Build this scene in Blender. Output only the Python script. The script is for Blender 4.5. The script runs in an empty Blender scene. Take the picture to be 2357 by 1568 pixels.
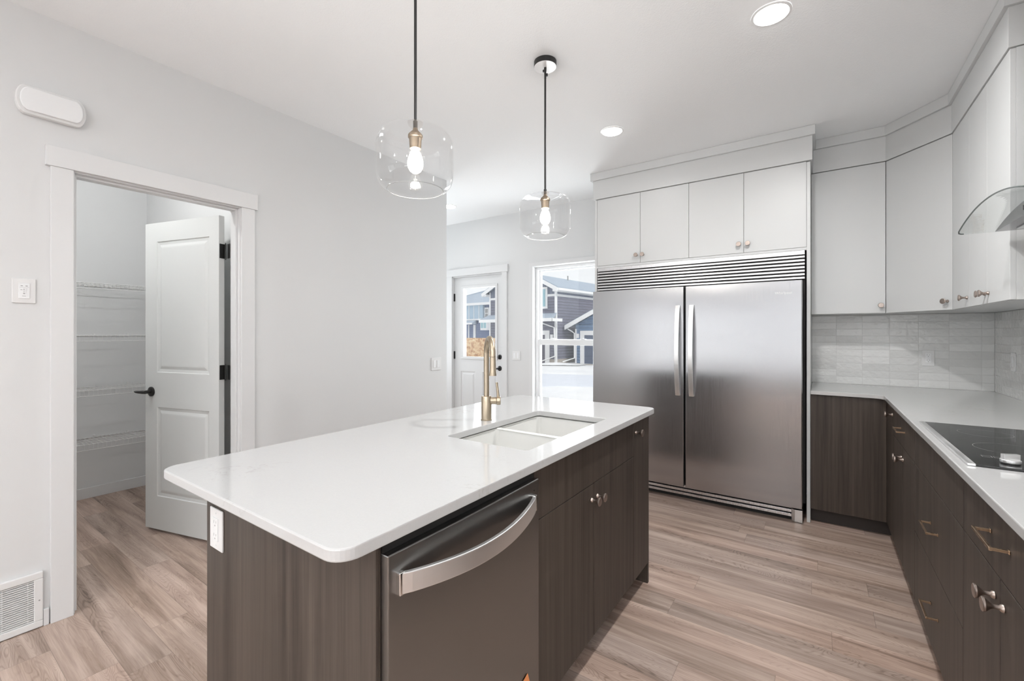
import bpy, bmesh, math, random
from mathutils import Vector, Matrix
S = bpy.context.scene
C = S.collection
PI = math.pi
sin, cos = math.sin, math.cos

# ------------------------------------------------------------------ camera, world, exposure
cd = bpy.data.cameras.new('camera'); cam = bpy.data.objects.new('camera', cd); C.objects.link(cam)
cam.location = (0, 0, 1.32); cam.rotation_euler = (PI/2, 0, 0.60788)
cd.sensor_width = 36; cd.lens = 1013.4/2357*36; cd.shift_y = -17.1/2357; cd.clip_start = 0.02; cd.clip_end = 300
S.camera = cam
S.view_settings.view_transform = 'Standard'; S.view_settings.look = 'None'
S.view_settings.exposure = 0.10; S.view_settings.gamma = 1.0; S.view_settings.use_curve_mapping = False
S.cycles.use_denoising = True
try: S.cycles.denoiser = 'OPENIMAGEDENOISE'
except Exception: pass
S.cycles.max_bounces = 10; S.cycles.diffuse_bounces = 5; S.cycles.glossy_bounces = 5
S.cycles.transparent_max_bounces = 24; S.cycles.transmission_bounces = 8
S.cycles.sample_clamp_indirect = 6.0; S.cycles.caustics_reflective = False; S.cycles.caustics_refractive = False
W = bpy.data.worlds.new('overcast_sky'); S.world = W; W.use_nodes = True
bgn = W.node_tree.nodes['Background']; bgn.inputs['Color'].default_value = (0.965, 0.975, 1.0, 1); bgn.inputs['Strength'].default_value = 0.95

def light(name, kind, loc, energy, size=None, rot=(0,0,0), color=(1,1,1), **k):
    d = bpy.data.lights.new(name, kind); d.energy = energy; d.color = color
    o = bpy.data.objects.new(name, d); C.objects.link(o); o.location = loc; o.rotation_euler = rot
    if kind == 'AREA':
        if isinstance(size, tuple): d.shape = 'RECTANGLE'; d.size, d.size_y = size
        else: d.shape = 'DISK'; d.size = size
    elif kind == 'POINT': d.shadow_soft_size = size
    for a, v in k.items(): setattr(d, a, v)
    return o
sun = light('sun', 'SUN', (0,0,20), 1.4, rot=(math.radians(50), 0, math.radians(75)), color=(1,.97,.92)); sun.data.angle = math.radians(3)
# daylight coming in through unseen rear and side windows, the nook window and the back door glass
# added unseen fill: level patio and hall panels, upward lamps for the ceiling
light('rear_window_daylight', 'AREA', (-1.45, -4.66, 1.1), 9, (2.2, 1.6), rot=(PI/2, 0, 0), color=(.95,.98,1))
light('patio_fill_light', 'AREA', (2.0, -4.66, 1.3), 28, (3.0, 2.1), rot=(math.radians(95), 0, math.radians(20)), color=(.95,.98,1))  # unseen panel added behind the view for general fill
light('right_ceiling_fill', 'AREA', (2.0, -4.70, 1.3), 265, (3.0, 2.1), rot=(math.radians(140), 0, math.radians(22)), color=(.96,.985,1), spread=math.radians(85))  # unseen lamp added and tilted up to brighten the ceiling
light('side_window_daylight', 'AREA', (-3.03, -2.7, 1.2), 30, (2.6, 1.7), rot=(math.radians(104), 0, -PI/2+.45), color=(.95,.98,1))
light('left_ceiling_fill', 'AREA', (-3.05, -2.7, 1.2), 105, (2.6, 1.7), rot=(math.radians(138), 0, -PI/2+.5), color=(.96,.985,1), spread=math.radians(85))  # second added lamp, thrown up at the ceiling from the left
light('hall_fill_light', 'AREA', (-5.29, 3.70, 1.5), 33, (1.0, 1.6), rot=(math.radians(100), 0, -PI/2-.25), color=(.95,.98,1))  # unseen panel added for fill; the hall end wall has no opening
light('door_glass_daylight', 'AREA', (-3.56, 4.62, 1.45), 6, (.52, .9), rot=(math.radians(-84), 0, 0), color=(.95,.98,1))
light('nook_window_daylight', 'AREA', (-2.31, 4.62, 1.3), 30, (.7, 1.4), rot=(math.radians(-100), 0, 0), color=(.95,.98,1))

# ------------------------------------------------------------------ node helpers
def nmat(name):
    m = bpy.data.materials.new(name); m.use_nodes = True
    return m, m.node_tree, m.node_tree.nodes['Principled BSDF']
def nd(t, typ, **ins):
    n = t.nodes.new(typ)
    for k, v in ins.items():
        if k.startswith('_'): setattr(n, k[1:], v)
    for k, v in ins.items():
        if k.startswith('_'): continue
        key = int(k[1:]) if (k[0] == 'i' and k[1:].isdigit()) else k.replace('__', ' ')
        s = n.inputs[key]
        if isinstance(v, bpy.types.NodeSocket): t.links.new(v, s)
        else: s.default_value = v
    return n
def mth(t, op, a, b=0.0, c=0.0):
    return nd(t, 'ShaderNodeMath', _operation=op, i0=a, i1=b, i2=c).outputs[0]
def ocoord(t): return nd(t, 'ShaderNodeTexCoord').outputs['Object']
def sep(t, v):
    s = nd(t, 'ShaderNodeSeparateXYZ', i0=v); return s.outputs[0], s.outputs[1], s.outputs[2]
def comb(t, x, y, z): return nd(t, 'ShaderNodeCombineXYZ', i0=x, i1=y, i2=z).outputs[0]
def noise(t, v, scale, detail=3.0, rough=.5, dist=0.0):
    return nd(t, 'ShaderNodeTexNoise', Vector=v, Scale=scale, Detail=detail, Roughness=rough, Distortion=dist).outputs[0]
def ramp(t, f, stops, interp='LINEAR'):
    n = nd(t, 'ShaderNodeValToRGB', Fac=f); r = n.color_ramp; r.interpolation = interp
    while len(r.elements) < len(stops): r.elements.new(.5)
    for e, (p, c) in zip(r.elements, stops): e.position = p; e.color = (*c, 1)
    return n.outputs[0]
def mixc(t, f, a, b, mode='MIX'):
    n = nd(t, 'ShaderNodeMix', _data_type='RGBA', _blend_type=mode)
    for k, v in ((0, f), (6, a), (7, b)):
        if isinstance(v, bpy.types.NodeSocket): t.links.new(v, n.inputs[k])
        else: n.inputs[k].default_value = v if k == 0 else (*v, 1)
    return n.outputs[2]
def bump(t, p, h, strength, dist=.01):
    b = nd(t, 'ShaderNodeBump', Strength=strength, Distance=dist, Height=h); t.links.new(b.outputs[0], p.inputs['Normal']); return b
def setp(p, col=None, rough=.5, metal=0.0, **k):
    if col is not None: p.inputs['Base Color'].default_value = (*col, 1)
    p.inputs['Roughness'].default_value = rough; p.inputs['Metallic'].default_value = metal
    for a, v in k.items(): p.inputs[a.replace('__', ' ')].default_value = v
def paint(name, col, rough=.6, sc=120, st=.05, var=.02):
    m, t, p = nmat(name); setp(p, col, rough)
    c = ocoord(t); n = noise(t, c, sc, 3)
    f = noise(t, c, 1.3, 2)
    t.links.new(mixc(t, f, tuple(max(0, a-var) for a in col), tuple(min(1, a+var) for a in col)), p.inputs['Base Color'])
    if st: bump(t, p, n, st, .002)
    return m
def metal(name, col, rough, sc=(1,1,60), st=.06):
    m, t, p = nmat(name); setp(p, col, rough, 1.0)
    mp = nd(t, 'ShaderNodeMapping', Vector=ocoord(t), Scale=sc).outputs[0]
    n = noise(t, mp, 20, 3)
    t.links.new(nd(t, 'ShaderNodeMapRange', Value=n, i1=.3, i2=.7, i3=rough*.85, i4=rough*1.2).outputs[0], p.inputs['Roughness'])
    return m

M = {}
M['wall'] = paint('wall_paint', (.70,.707,.71), .75, 260, .06, .006)
M['ceiling'] = paint('stippled_ceiling', (.875,.89,.90), .9, 150, .55, .004)
M['trim'] = paint('trim_paint', (.725,.73,.735), .35, 60, .0, .004)
M['door'] = paint('door_paint', (.665,.68,.675), .4, 180, .03, .004)
M['cabinet'] = paint('white_laminate', (.63,.64,.64), .38, 40, .0, .006)
M['plastic'] = paint('white_plastic', (.75,.75,.75), .28, 30, .0, .002)
M['plastic_gray'] = paint('grey_plastic', (.30,.30,.30), .4, 30, .0, .01)
M['vinyl'] = paint('white_vinyl', (.84,.85,.86), .25, 30, .0, .002)
M['black'] = paint('matte_black_metal', (.012,.012,.012), .38, 60, .0, .002)
M['dark'] = paint('dark_gap', (.012,.011,.010), .7, 60, .0, .002)
M['carcass'] = paint('lit_seam_carcass', (.26,.205,.17), .6, 60, .0, .01)  # lightened so the seams carry a lit-edge highlight in their colour
M['toe'] = paint('toe_kick_laminate', (.035,.028,.025), .5, 60, .0, .004)
M['sink'] = paint('granite_composite_white', (.72,.72,.70), .32, 500, .02, .01)
M['bronze'] = metal('champagne_bronze', (.52,.38,.26), .28)
M['gold'] = metal('brushed_gold', (.47,.395,.30), .33, (1,1,3))
M['knob'] = metal('satin_copper_knob', (.44,.37,.33), .36)
M['chrome'] = metal('polished_chrome', (.85,.85,.85), .08)
M['alu'] = metal('satin_aluminium', (.80,.80,.81), .25, (60,60,1))
M['brass'] = metal('aged_brass_socket', (.30,.235,.17), .42)

def m_steel(name, col, rough, an, sc, blotch, rotn=0.0):
    m, t, p = nmat(name); setp(p, col, rough, 1.0); p.inputs['Anisotropic'].default_value = an; p.inputs['Anisotropic Rotation'].default_value = rotn
    c = ocoord(t)
    tn = nd(t, 'ShaderNodeTangent', _direction_type='RADIAL', _axis='Z').outputs[0]; t.links.new(tn, p.inputs['Tangent'])
    g = noise(t, nd(t, 'ShaderNodeMapping', Vector=c, Scale=sc).outputs[0], 40, 4, .6)
    b = noise(t, c, 2.2, 2)
    a = mixc(t, g, tuple(x*.975 for x in col), tuple(min(1, x*1.025) for x in col))
    t.links.new(mixc(t, mth(t, 'MULTIPLY', b, blotch), a, tuple(x*.8 for x in col)), p.inputs['Base Color'])
    t.links.new(nd(t, 'ShaderNodeMapRange', Value=g, i1=.3, i2=.7, i3=rough*.9, i4=rough*1.15).outputs[0], p.inputs['Roughness'])
    return m
M['steel'] = m_steel('brushed_stainless_vertical', (.43,.43,.44), .23, .9, (14,14,.15), .10)
M['dwsteel'] = m_steel('dark_stainless', (.26,.255,.25), .32, .5, (.3,.3,12), .4)
M['handle'] = m_steel('handle_stainless', (.85,.85,.85), .36, .3, (.3,.3,20), .0)

def m_wood(name, lo, hi, tint):
    m, t, p = nmat(name); setp(p, None, .48); p.inputs['Specular IOR Level'].default_value = .38
    c = ocoord(t)
    a = noise(t, nd(t, 'ShaderNodeMapping', Vector=c, Scale=(26,26,.55)).outputs[0], 1.6, 5, .62, .15)
    b = noise(t, nd(t, 'ShaderNodeMapping', Vector=c, Scale=(140,140,2.2)).outputs[0], 2.2, 3, .6)
    d = noise(t, nd(t, 'ShaderNodeMapping', Vector=c, Scale=(5,5,.3)).outputs[0], 1.2, 2)
    f = mth(t, 'ADD', mth(t, 'MULTIPLY', a, .62), mth(t, 'ADD', mth(t, 'MULTIPLY', b, .22), mth(t, 'MULTIPLY', d, .22)))
    col = ramp(t, f, [(.38, lo), (.52, tuple((x+y)/2 for x, y in zip(lo, hi))), (.68, hi)])
    t.links.new(mixc(t, mth(t, 'MULTIPLY', d, .35), col, tint), p.inputs['Base Color'])
    bump(t, p, b, .12, .001)
    return m
M['wood'] = m_wood('dark_textured_laminate', (.022,.0155,.012), (.088,.068,.055), (.045,.036,.029))

def m_quartz():
    m, t, p = nmat('white_quartz'); setp(p, (.57,.57,.565), .07)
    c = ocoord(t)
    v = noise(t, nd(t, 'ShaderNodeMapping', Vector=c, Scale=(1.2,2.6,1)).outputs[0], 1.5, 6, .62, 1.2)
    line = mth(t, 'ABSOLUTE', mth(t, 'SUBTRACT', v, .5))
    vein = ramp(t, line, [(0, (1,1,1)), (.006, (.5,.5,.5)), (.018, (0,0,0))])
    msk = ramp(t, noise(t, c, 2.1, 2), [(.5, (0,0,0)), (.68, (1,1,1))])
    brk = ramp(t, noise(t, c, 55, 3), [(.45, (0,0,0)), (.6, (1,1,1))])
    f = mth(t, 'MULTIPLY', mth(t, 'MULTIPLY', vein, msk), mth(t, 'MULTIPLY', brk, .9))
    sp = noise(t, c, 240, 2)
    base = mixc(t, sp, (.50,.50,.50), (.535,.535,.53))
    t.links.new(mixc(t, f, base, (.40,.385,.36)), p.inputs['Base Color'])
    return m
M['quartz'] = m_quartz()

def m_floor():
    m, t, p = nmat('vinyl_plank_floor'); setp(p, None, .42)
    x, y, z = sep(t, ocoord(t))
    PW, PL = .1425, 1.22
    ry = mth(t, 'DIVIDE', mth(t, 'SUBTRACT', y, .122), PW); row = mth(t, 'FLOOR', ry)
    off = mth(t, 'MULTIPLY', nd(t, 'ShaderNodeTexWhiteNoise', _noise_dimensions='1D', W=row).outputs[0], PL)
    rx = mth(t, 'DIVIDE', mth(t, 'ADD', x, off), PL); colm = mth(t, 'FLOOR', rx)
    rnd = nd(t, 'ShaderNodeTexWhiteNoise', _noise_dimensions='2D', Vector=comb(t, row, colm, 0.0))
    r1 = rnd.outputs[0]; rc = rnd.outputs[1]
    r2, r3, _ = sep(t, rc)
    fy = mth(t, 'FRACT', ry); fx = mth(t, 'FRACT', rx)
    ey = mth(t, 'MULTIPLY', mth(t, 'MINIMUM', fy, mth(t, 'SUBTRACT', 1.0, fy)), PW)
    ex = mth(t, 'MULTIPLY', mth(t, 'MINIMUM', fx, mth(t, 'SUBTRACT', 1.0, fx)), PL)
    e = mth(t, 'MINIMUM', ex, ey)
    seam = nd(t, 'ShaderNodeMapRange', Value=e, i1=.0003, i2=.0013, i3=1.0, i4=0.0).outputs[0]
    vx = mth(t, 'ADD', x, mth(t, 'MULTIPLY', r1, 37.0)); vy = mth(t, 'ADD', y, mth(t, 'MULTIPLY', r2, 11.0))
    vec = comb(t, vx, vy, r3)
    long_ = nd(t, 'ShaderNodeMapping', Vector=vec, Scale=(.9, 13, 1)).outputs[0]
    big = noise(t, long_, 1.3, 4, .55, .5)
    # growth rings: contour lines of a slow stretched field
    fld = noise(t, nd(t, 'ShaderNodeMapping', Vector=vec, Scale=(1.3, 7.5, 1)).outputs[0], 1.1, 2, .45, .45)
    rings = mth(t, 'SINE', mth(t, 'MULTIPLY', fld, 330.0))
    rings = nd(t, 'ShaderNodeMapRange', Value=rings, i1=.25, i2=1.0, i3=0.0, i4=1.0).outputs[0]
    msk = nd(t, 'ShaderNodeMapRange', Value=noise(t, nd(t, 'ShaderNodeMapping', Vector=vec, Scale=(1.2, 4, 1)).outputs[0], 1.0, 2), i1=.42, i2=.62, i3=0.0, i4=1.0).outputs[0]
    rings = mth(t, 'MULTIPLY', rings, msk)
    fine = noise(t, nd(t, 'ShaderNodeMapping', Vector=vec, Scale=(4, 130, 1)).outputs[0], 1.6, 4, .65, .1)
    g = mth(t, 'SUBTRACT', mth(t, 'ADD', mth(t, 'MULTIPLY', big, .80), mth(t, 'MULTIPLY', fine, .26)), mth(t, 'MULTIPLY', rings, .10))
    col = ramp(t, g, [(.32, (.17,.123,.098)), (.45, (.325,.242,.198)), (.56, (.43,.335,.284)), (.70, (.56,.455,.395))])
    tone = ramp(t, r1, [(0, (.84,.82,.82)), (.3, (1.0,.965,.93)), (.6, (.93,.94,.95)), (.8, (1.04,.97,.93)), (1, (1.12,1.08,1.06))])
    col = mixc(t, 1.0, col, tone, 'MULTIPLY')
    t.links.new(mixc(t, mth(t, 'MULTIPLY', seam, .55), col, (.10,.07,.055)), p.inputs['Base Color'])
    t.links.new(nd(t, 'ShaderNodeMapRange', Value=fine, i1=.3, i2=.7, i3=.46, i4=.36).outputs[0], p.inputs['Roughness'])
    bump(t, p, mth(t, 'SUBTRACT', mth(t, 'MULTIPLY', fine, .25), seam), .25, .0015)
    return m
M['floor'] = m_floor()

def m_tile(name, axis):
    m, t, p = nmat(name); setp(p, None, .06)
    x, y, z = sep(t, ocoord(t))
    u = x if axis == 'x' else y
    ru = mth(t, 'DIVIDE', mth(t, 'ADD', u, 10*.161-.116 if axis == 'x' else .161*40-4.331), .161)
    rv = mth(t, 'DIVIDE', mth(t, 'SUBTRACT', z, .925), .0533)
    fu = mth(t, 'FRACT', ru); fv = mth(t, 'FRACT', rv)
    cell = comb(t, mth(t, 'FLOOR', ru), mth(t, 'FLOOR', rv), 0.0)
    r = nd(t, 'ShaderNodeTexWhiteNoise', _noise_dimensions='2D', Vector=cell).outputs[0]
    eu = mth(t, 'MULTIPLY', mth(t, 'MINIMUM', fu, mth(t, 'SUBTRACT', 1.0, fu)), .161)
    ev = mth(t, 'MULTIPLY', mth(t, 'MINIMUM', fv, mth(t, 'SUBTRACT', 1.0, fv)), .0533)
    e = mth(t, 'MINIMUM', eu, ev)
    g = nd(t, 'ShaderNodeMapRange', Value=e, i1=.0006, i2=.0016, i3=1.0, i4=0.0).outputs[0]
    col = ramp(t, r, [(0, (.66,.665,.655)), (.5, (.73,.735,.725)), (1, (.79,.795,.785))])
    t.links.new(mixc(t, g, col, (.60,.60,.59)), p.inputs['Base Color'])
    t.links.new(mth(t, 'ADD', mth(t, 'MULTIPLY', g, .6), .07), p.inputs['Roughness'])
    wob = noise(t, comb(t, mth(t, 'ADD', u, mth(t, 'MULTIPLY', r, 9.0)), mth(t, 'MULTIPLY', z, 1.0), r), 32, 2, .45)
    edge = nd(t, 'ShaderNodeMapRange', Value=e, i1=.0, i2=.005, i3=0.0, i4=1.0).outputs[0]
    bump(t, p, mth(t, 'ADD', mth(t, 'MULTIPLY', wob, 1.0), mth(t, 'MULTIPLY', edge, .12)), .55, .006)
    return m
M['tile_x'] = m_tile('glazed_tile_back', 'x'); M['tile_y'] = m_tile('glazed_tile_side', 'y')

def m_glass(name, tint=(1,1,1), refl=.06, edge=.6, power=.35, rough=.0):
    m = bpy.data.materials.new(name); m.use_nodes = True; t = m.node_tree; t.nodes.clear()
    tr = nd(t, 'ShaderNodeBsdfTransparent', Color=(*tint, 1)).outputs[0]
    gl = nd(t, 'ShaderNodeBsdfGlossy', Color=(1,1,1,1), Roughness=rough).outputs[0]
    lw = nd(t, 'ShaderNodeLayerWeight', Blend=power).outputs['Facing']
    f = nd(t, 'ShaderNodeMapRange', Value=mth(t, 'POWER', lw, 3.0), i1=0.0, i2=1.0, i3=refl, i4=edge).outputs[0]
    mx = nd(t, 'ShaderNodeMixShader', i0=f, i1=tr, i2=gl).outputs[0]
    o = nd(t, 'ShaderNodeOutputMaterial', Surface=mx)
    return m
M['glass'] = m_glass('window_glass', (.97,.98,.98), .05, .5)
M['shade'] = m_glass('clear_shade_glass', (.975,.975,.975), .035, .75, .42)
M['bulbglass'] = None
M['hoodglass'] = m_glass('hood_canopy_glass', (.95,.96,.955), .06, .6)
def m_emit(name, col, st):
    m = bpy.data.materials.new(name); m.use_nodes = True; t = m.node_tree; t.nodes.clear()
    e = nd(t, 'ShaderNodeEmission', Color=(*col, 1), Strength=st).outputs[0]
    nd(t, 'ShaderNodeOutputMaterial', Surface=e); return m
M['led'] = m_emit('downlight_lens', (1,.98,.95), 22)
M['filament'] = m_emit('filament', (1,.90,.68), 60)
m = m_emit('lit_bulb', (1,.965,.90), 5); t = m.node_tree; e = t.nodes['Emission']
mx = nd(t, 'ShaderNodeMixShader', i0=.45, i1=nd(t, 'ShaderNodeBsdfTransparent').outputs[0], i2=e.outputs[0]); t.links.new(mx.outputs[0], t.nodes['Material Output'].inputs[0]); M['bulbglass'] = m
m, t, p = nmat('black_ceramic_glass'); setp(p, (.012,.012,.012), .06)
sp = noise(t, ocoord(t), 900, 1); t.links.new(mixc(t, mth(t, 'GREATER_THAN', sp, .74), (.012,.012,.012), (.06,.06,.06)), p.inputs['Base Color']); M['ceran'] = m
m, t, p = nmat('osb_board'); setp(p, None, .8)
c = ocoord(t); v1 = nd(t, 'ShaderNodeTexVoronoi', Vector=nd(t, 'ShaderNodeMapping', Vector=c, Scale=(9,9,20), Rotation=(0,.6,0)).outputs[0], Scale=1.3)
v2 = noise(t, c, 12, 5, .72, 2.2)
t.links.new(ramp(t, mth(t, 'ADD', mth(t, 'MULTIPLY', v1.outputs['Distance'], .25), mth(t, 'MULTIPLY', v2, .9)), [(.40, (.38,.15,.06)), (.52, (.66,.37,.18)), (.64, (.86,.61,.35)), (.8, (.95,.80,.56))]), p.inputs['Base Color']); M['osb'] = m
def m_siding(name, col, step=.16, vertical=False, width=.02):
    m, t, p = nmat(name); setp(p, None, .6)
    x, y, z = sep(t, ocoord(t)); s = mth(t, 'ADD', x, y) if vertical else z
    f = mth(t, 'FRACT', mth(t, 'DIVIDE', s, step))
    g = nd(t, 'ShaderNodeMapRange', Value=f, i1=0.0, i2=width/step, i3=1.0, i4=0.0).outputs[0]
    t.links.new(mixc(t, g, col, tuple(a*.42 for a in col)), p.inputs['Base Color'])
    bump(t, p, f, .5, .02); return m
M['sidA'] = m_siding('slate_lap_siding', (.175,.175,.235), .20, width=.07)
M['sidA2'] = m_siding('slate_board_siding', (.17,.195,.27), .26, True, .06)
M['sidB'] = m_siding('blue_lap_siding', (.17,.26,.40), .20, width=.05)
M['sidC'] = m_siding('navy_lap_siding', (.115,.16,.30), .2, width=.04)
M['sidC2'] = m_siding('pale_blue_panel', (.42,.55,.66), 5)
M['roof'] = paint('grey_shingles', (.36,.42,.50), .9, 6, .2, .04)
M['extrim'] = paint('white_exterior_trim', (.86,.86,.86), .6, 10, 0, .01)
M['garage'] = m_siding('grey_garage_panels', (.135,.125,.16), .5, width=.03)
M['garageB'] = m_siding('blue_garage_panels', (.11,.14,.21), .5, width=.03)
M['exglass'] = paint('sky_lit_glazing', (.30,.50,.56), .1, 5, 0, .1)
m, t, p = nmat('snow'); setp(p, None, .8)
x, y, z = sep(t, ocoord(t))
n = noise(t, ocoord(t), .35, 4); t.links.new(ramp(t, n, [(.3, (.74,.75,.78)), (.6, (.86,.86,.86))]), p.inputs['Base Color']); bump(t, p, n, .4, .5); M['snow'] = m
M['gravel'] = paint('bare_gravel', (.42,.38,.34), .9, 20, .3, .08)
M['tarp'] = paint('pale_blue_ice', (.72,.75,.82), .5, 3, .0, .04)
M['sticker'] = paint('orange_sticker', (.75,.28,.10), .5, 200, .0, .02)
M['deckwood'] = paint('deck_boards', (.45,.38,.30), .8, 20, .1, .04)

# ------------------------------------------------------------------ mesh helpers
class MB:
    def __init__(s): s.v = []; s.f = []
    def add(s, vs, fs):
        n = len(s.v); s.v += [tuple(v) for v in vs]; s.f += [tuple(i+n for i in f) for f in fs]; return s
    def box(s, x0, x1, y0, y1, z0, z1):
        return s.add([(x0,y0,z0),(x1,y0,z0),(x1,y1,z0),(x0,y1,z0),(x0,y0,z1),(x1,y0,z1),(x1,y1,z1),(x0,y1,z1)],
                     [(0,3,2,1),(4,5,6,7),(0,1,5,4),(1,2,6,5),(2,3,7,6),(3,0,4,7)])
    def obox(s, o, dx, dy, x0, x1, y0, y1, z0, z1):   # box in a rotated frame
        f = lambda a, b, z: (o[0]+dx[0]*a+dy[0]*b, o[1]+dx[1]*a+dy[1]*b, z)
        return s.add([f(x0,y0,z0),f(x1,y0,z0),f(x1,y1,z0),f(x0,y1,z0),f(x0,y0,z1),f(x1,y0,z1),f(x1,y1,z1),f(x0,y1,z1)],
                     [(0,3,2,1),(4,5,6,7),(0,1,5,4),(1,2,6,5),(2,3,7,6),(3,0,4,7)])
    def prism(s, pts, off):     # pts 3d loop, extruded by off
        n = len(pts); o = Vector(off)
        return s.add([Vector(p) for p in pts]+[Vector(p)+o for p in pts],
                     [tuple(range(n-1,-1,-1)), tuple(range(n, 2*n))]+[(i, (i+1)%n, (i+1)%n+n, i+n) for i in range(n)])
    def lathe(s, prof, c=(0,0,0), ax=(0,0,1), n=24, cap=True):   # prof: (r, h)
        q = Vector((0,0,1)).rotation_difference(Vector(ax).normalized()); c = Vector(c)
        vs = []; fs = []
        for r, h in prof:
            for i in range(n):
                a = 2*PI*i/n; vs.append(c+q@Vector((r*cos(a), r*sin(a), h)))
        for j in range(len(prof)-1):
            for i in range(n):
                k = (i+1)%n; fs.append((j*n+i, j*n+k, (j+1)*n+k, (j+1)*n+i))
        if cap:
            fs.append(tuple(range(n-1,-1,-1))); fs.append(tuple((len(prof)-1)*n+i for i in range(n)))
        return s.add(vs, fs)
    def cyl(s, a, b, r, n=12):
        a, b = Vector(a), Vector(b); return s.lathe([(r,0),(r,(b-a).length)], a, b-a, n)
    def tube(s, path, r, n=12, cap=True):
        P_ = [Vector(p) for p in path]; rr = r if isinstance(r, (list, tuple)) else [r]*len(P_)
        T = [(P_[min(i+1,len(P_)-1)]-P_[max(i-1,0)]).normalized() for i in range(len(P_))]
        u = T[0].orthogonal().normalized(); vs = []; fs = []
        for i, (pt, tg) in enumerate(zip(P_, T)):
            u = (u-tg*u.dot(tg)).normalized(); w = tg.cross(u)
            for k in range(n):
                a = 2*PI*k/n; vs.append(pt+(u*cos(a)+w*sin(a))*rr[i])
        for i in range(len(P_)-1):
            for k in range(n):
                l = (k+1)%n; fs.append((i*n+k, i*n+l, (i+1)*n+l, (i+1)*n+k))
        if cap: fs.append(tuple(range(n-1,-1,-1))); fs.append(tuple((len(P_)-1)*n+k for k in range(n)))
        return s.add(vs, fs)
    def build(s, name, mat, parent=None, bev=0.0, smooth=False, seg=2):
        off = WP(parent) if parent else Vector((0,0,0))
        me = bpy.data.meshes.new(name)
        me.from_pydata([tuple(Vector(v)-off) for v in s.v], [], s.f)
        bm = bmesh.new(); bm.from_mesh(me); bmesh.ops.recalc_face_normals(bm, faces=bm.faces); bm.to_mesh(me); bm.free()
        me.materials.append(mat)
        o = bpy.data.objects.new(name, me); C.objects.link(o)
        if parent: o.parent = parent
        if smooth: me.shade_smooth(); me.set_sharp_from_angle(angle=math.radians(35))
        if bev:
            b = o.modifiers.new('bevel', 'BEVEL'); b.width = bev; b.segments = seg; b.limit_method = 'ANGLE'; b.angle_limit = math.radians(40)
            b.harden_normals = False
        return o
def WP(o):
    v = Vector((0,0,0))
    while o is not None: v += Vector(o.location); o = o.parent
    return v
def thing(name, label, cat, loc=(0,0,0), group=None, kind=None):
    o = bpy.data.objects.new(name, None); C.objects.link(o); o.location = loc; o.empty_display_size = .1
    if label: o['label'] = label
    if cat: o['category'] = cat
    if group: o['group'] = group
    if kind: o['kind'] = kind
    return o
def tag(o, label, cat, group=None, kind=None):
    if label: o['label'] = label
    if cat: o['category'] = cat
    if group: o['group'] = group
    if kind: o['kind'] = kind
    return o
def struct(o, label=None):
    o['kind'] = 'structure'
    if label: o['label'] = label
    return o
def copy_tree(o, parent=None):
    c = o.copy(); C.objects.link(c)
    if parent: c.parent = parent
    for ch in list(o.children): copy_tree(ch, c)
    return c
def box(name, mat, parent, *b, bev=0.0): return MB().box(*b).build(name, mat, parent, bev)
def arc(cx, cy, r, a0, a1, n): return [(cx+r*cos(math.radians(a0+(a1-a0)*i/n)), cy+r*sin(math.radians(a0+(a1-a0)*i/n))) for i in range(n+1)]
def rrect(x0, x1, y0, y1, r, n=8):
    return arc(x1-r, y1-r, r, 0, 90, n)+arc(x0+r, y1-r, r, 90, 180, n)+arc(x0+r, y0+r, r, 180, 270, n)+arc(x1-r, y0+r, r, 270, 360, n)

# ------------------------------------------------------------------ room shell
XL, XW, YB, ZC = -2.875, .99, 4.33, 2.757
YR = -4.5; T = .115
XF = -5.35                     # far left side of the back hall
fl = MB().box(XF-.2, XW+2.95, YR-.15, YB+.15, -.12, 0)
struct(fl.build('floor', M['floor']), 'brown oak-look vinyl plank floor')
struct(box('ceiling', M['ceiling'], None, XF-.2, XW+2.95, YR-.15, YB+.15, ZC, ZC+.12), 'stippled white ceiling')
# left wall with the pantry doorway
PO0, PO1, POZ = .526, 1.244, 2.075
w = MB()
w.box(XL-T, XL, -1.3, PO0-.012, 0, ZC); w.box(XL-T, XL, YR, -4.1, 0, ZC); w.box(XL-T, XL, -4.1, -1.3, 0, .3); w.box(XL-T, XL, -4.1, -1.3, 2.1, ZC); w.box(XL-T, XL, PO1+.012, 3.053, 0, ZC); w.box(XL-T, XL, PO0-.012, PO1+.012, POZ+.012, ZC)
struct(w.build('wall_left', M['wall']), 'white wall with the pantry doorway')
struct(box('wall_hall', M['wall'], None, XF, XL-T, 3.053-T, 3.053, 0, ZC))
struct(box('wall_hall_end', M['wall'], None, XF-T, XF, 3.053-T, YB, 0, ZC))
XE = 3.75                      # room widened behind the view to hold the added patio opening
struct(box('wall_right', M['wall'], None, XW, XW+.12, .6, YB, 0, ZC))
struct(box('wall_right_return', M['wall'], None, XW, XE, .48, .6, 0, ZC))
struct(box('wall_far_right', M['wall'], None, XE, XE+.12, YR-.15, .6, 0, ZC))
# pantry walls
PX = -4.80
w = MB(); w.box(PX-T, PX, -.4, 1.33+T, 0, ZC)
struct(w.build('wall_pantry_back', M['wall']))
struct(box('wall_pantry_side', M['wall'], None, PX, XL-T, 1.33, 1.33+T, 0, ZC))
struct(box('wall_pantry_front', M['wall'], None, PX, XL-T, -.4, -.4+T, 0, ZC))
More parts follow.
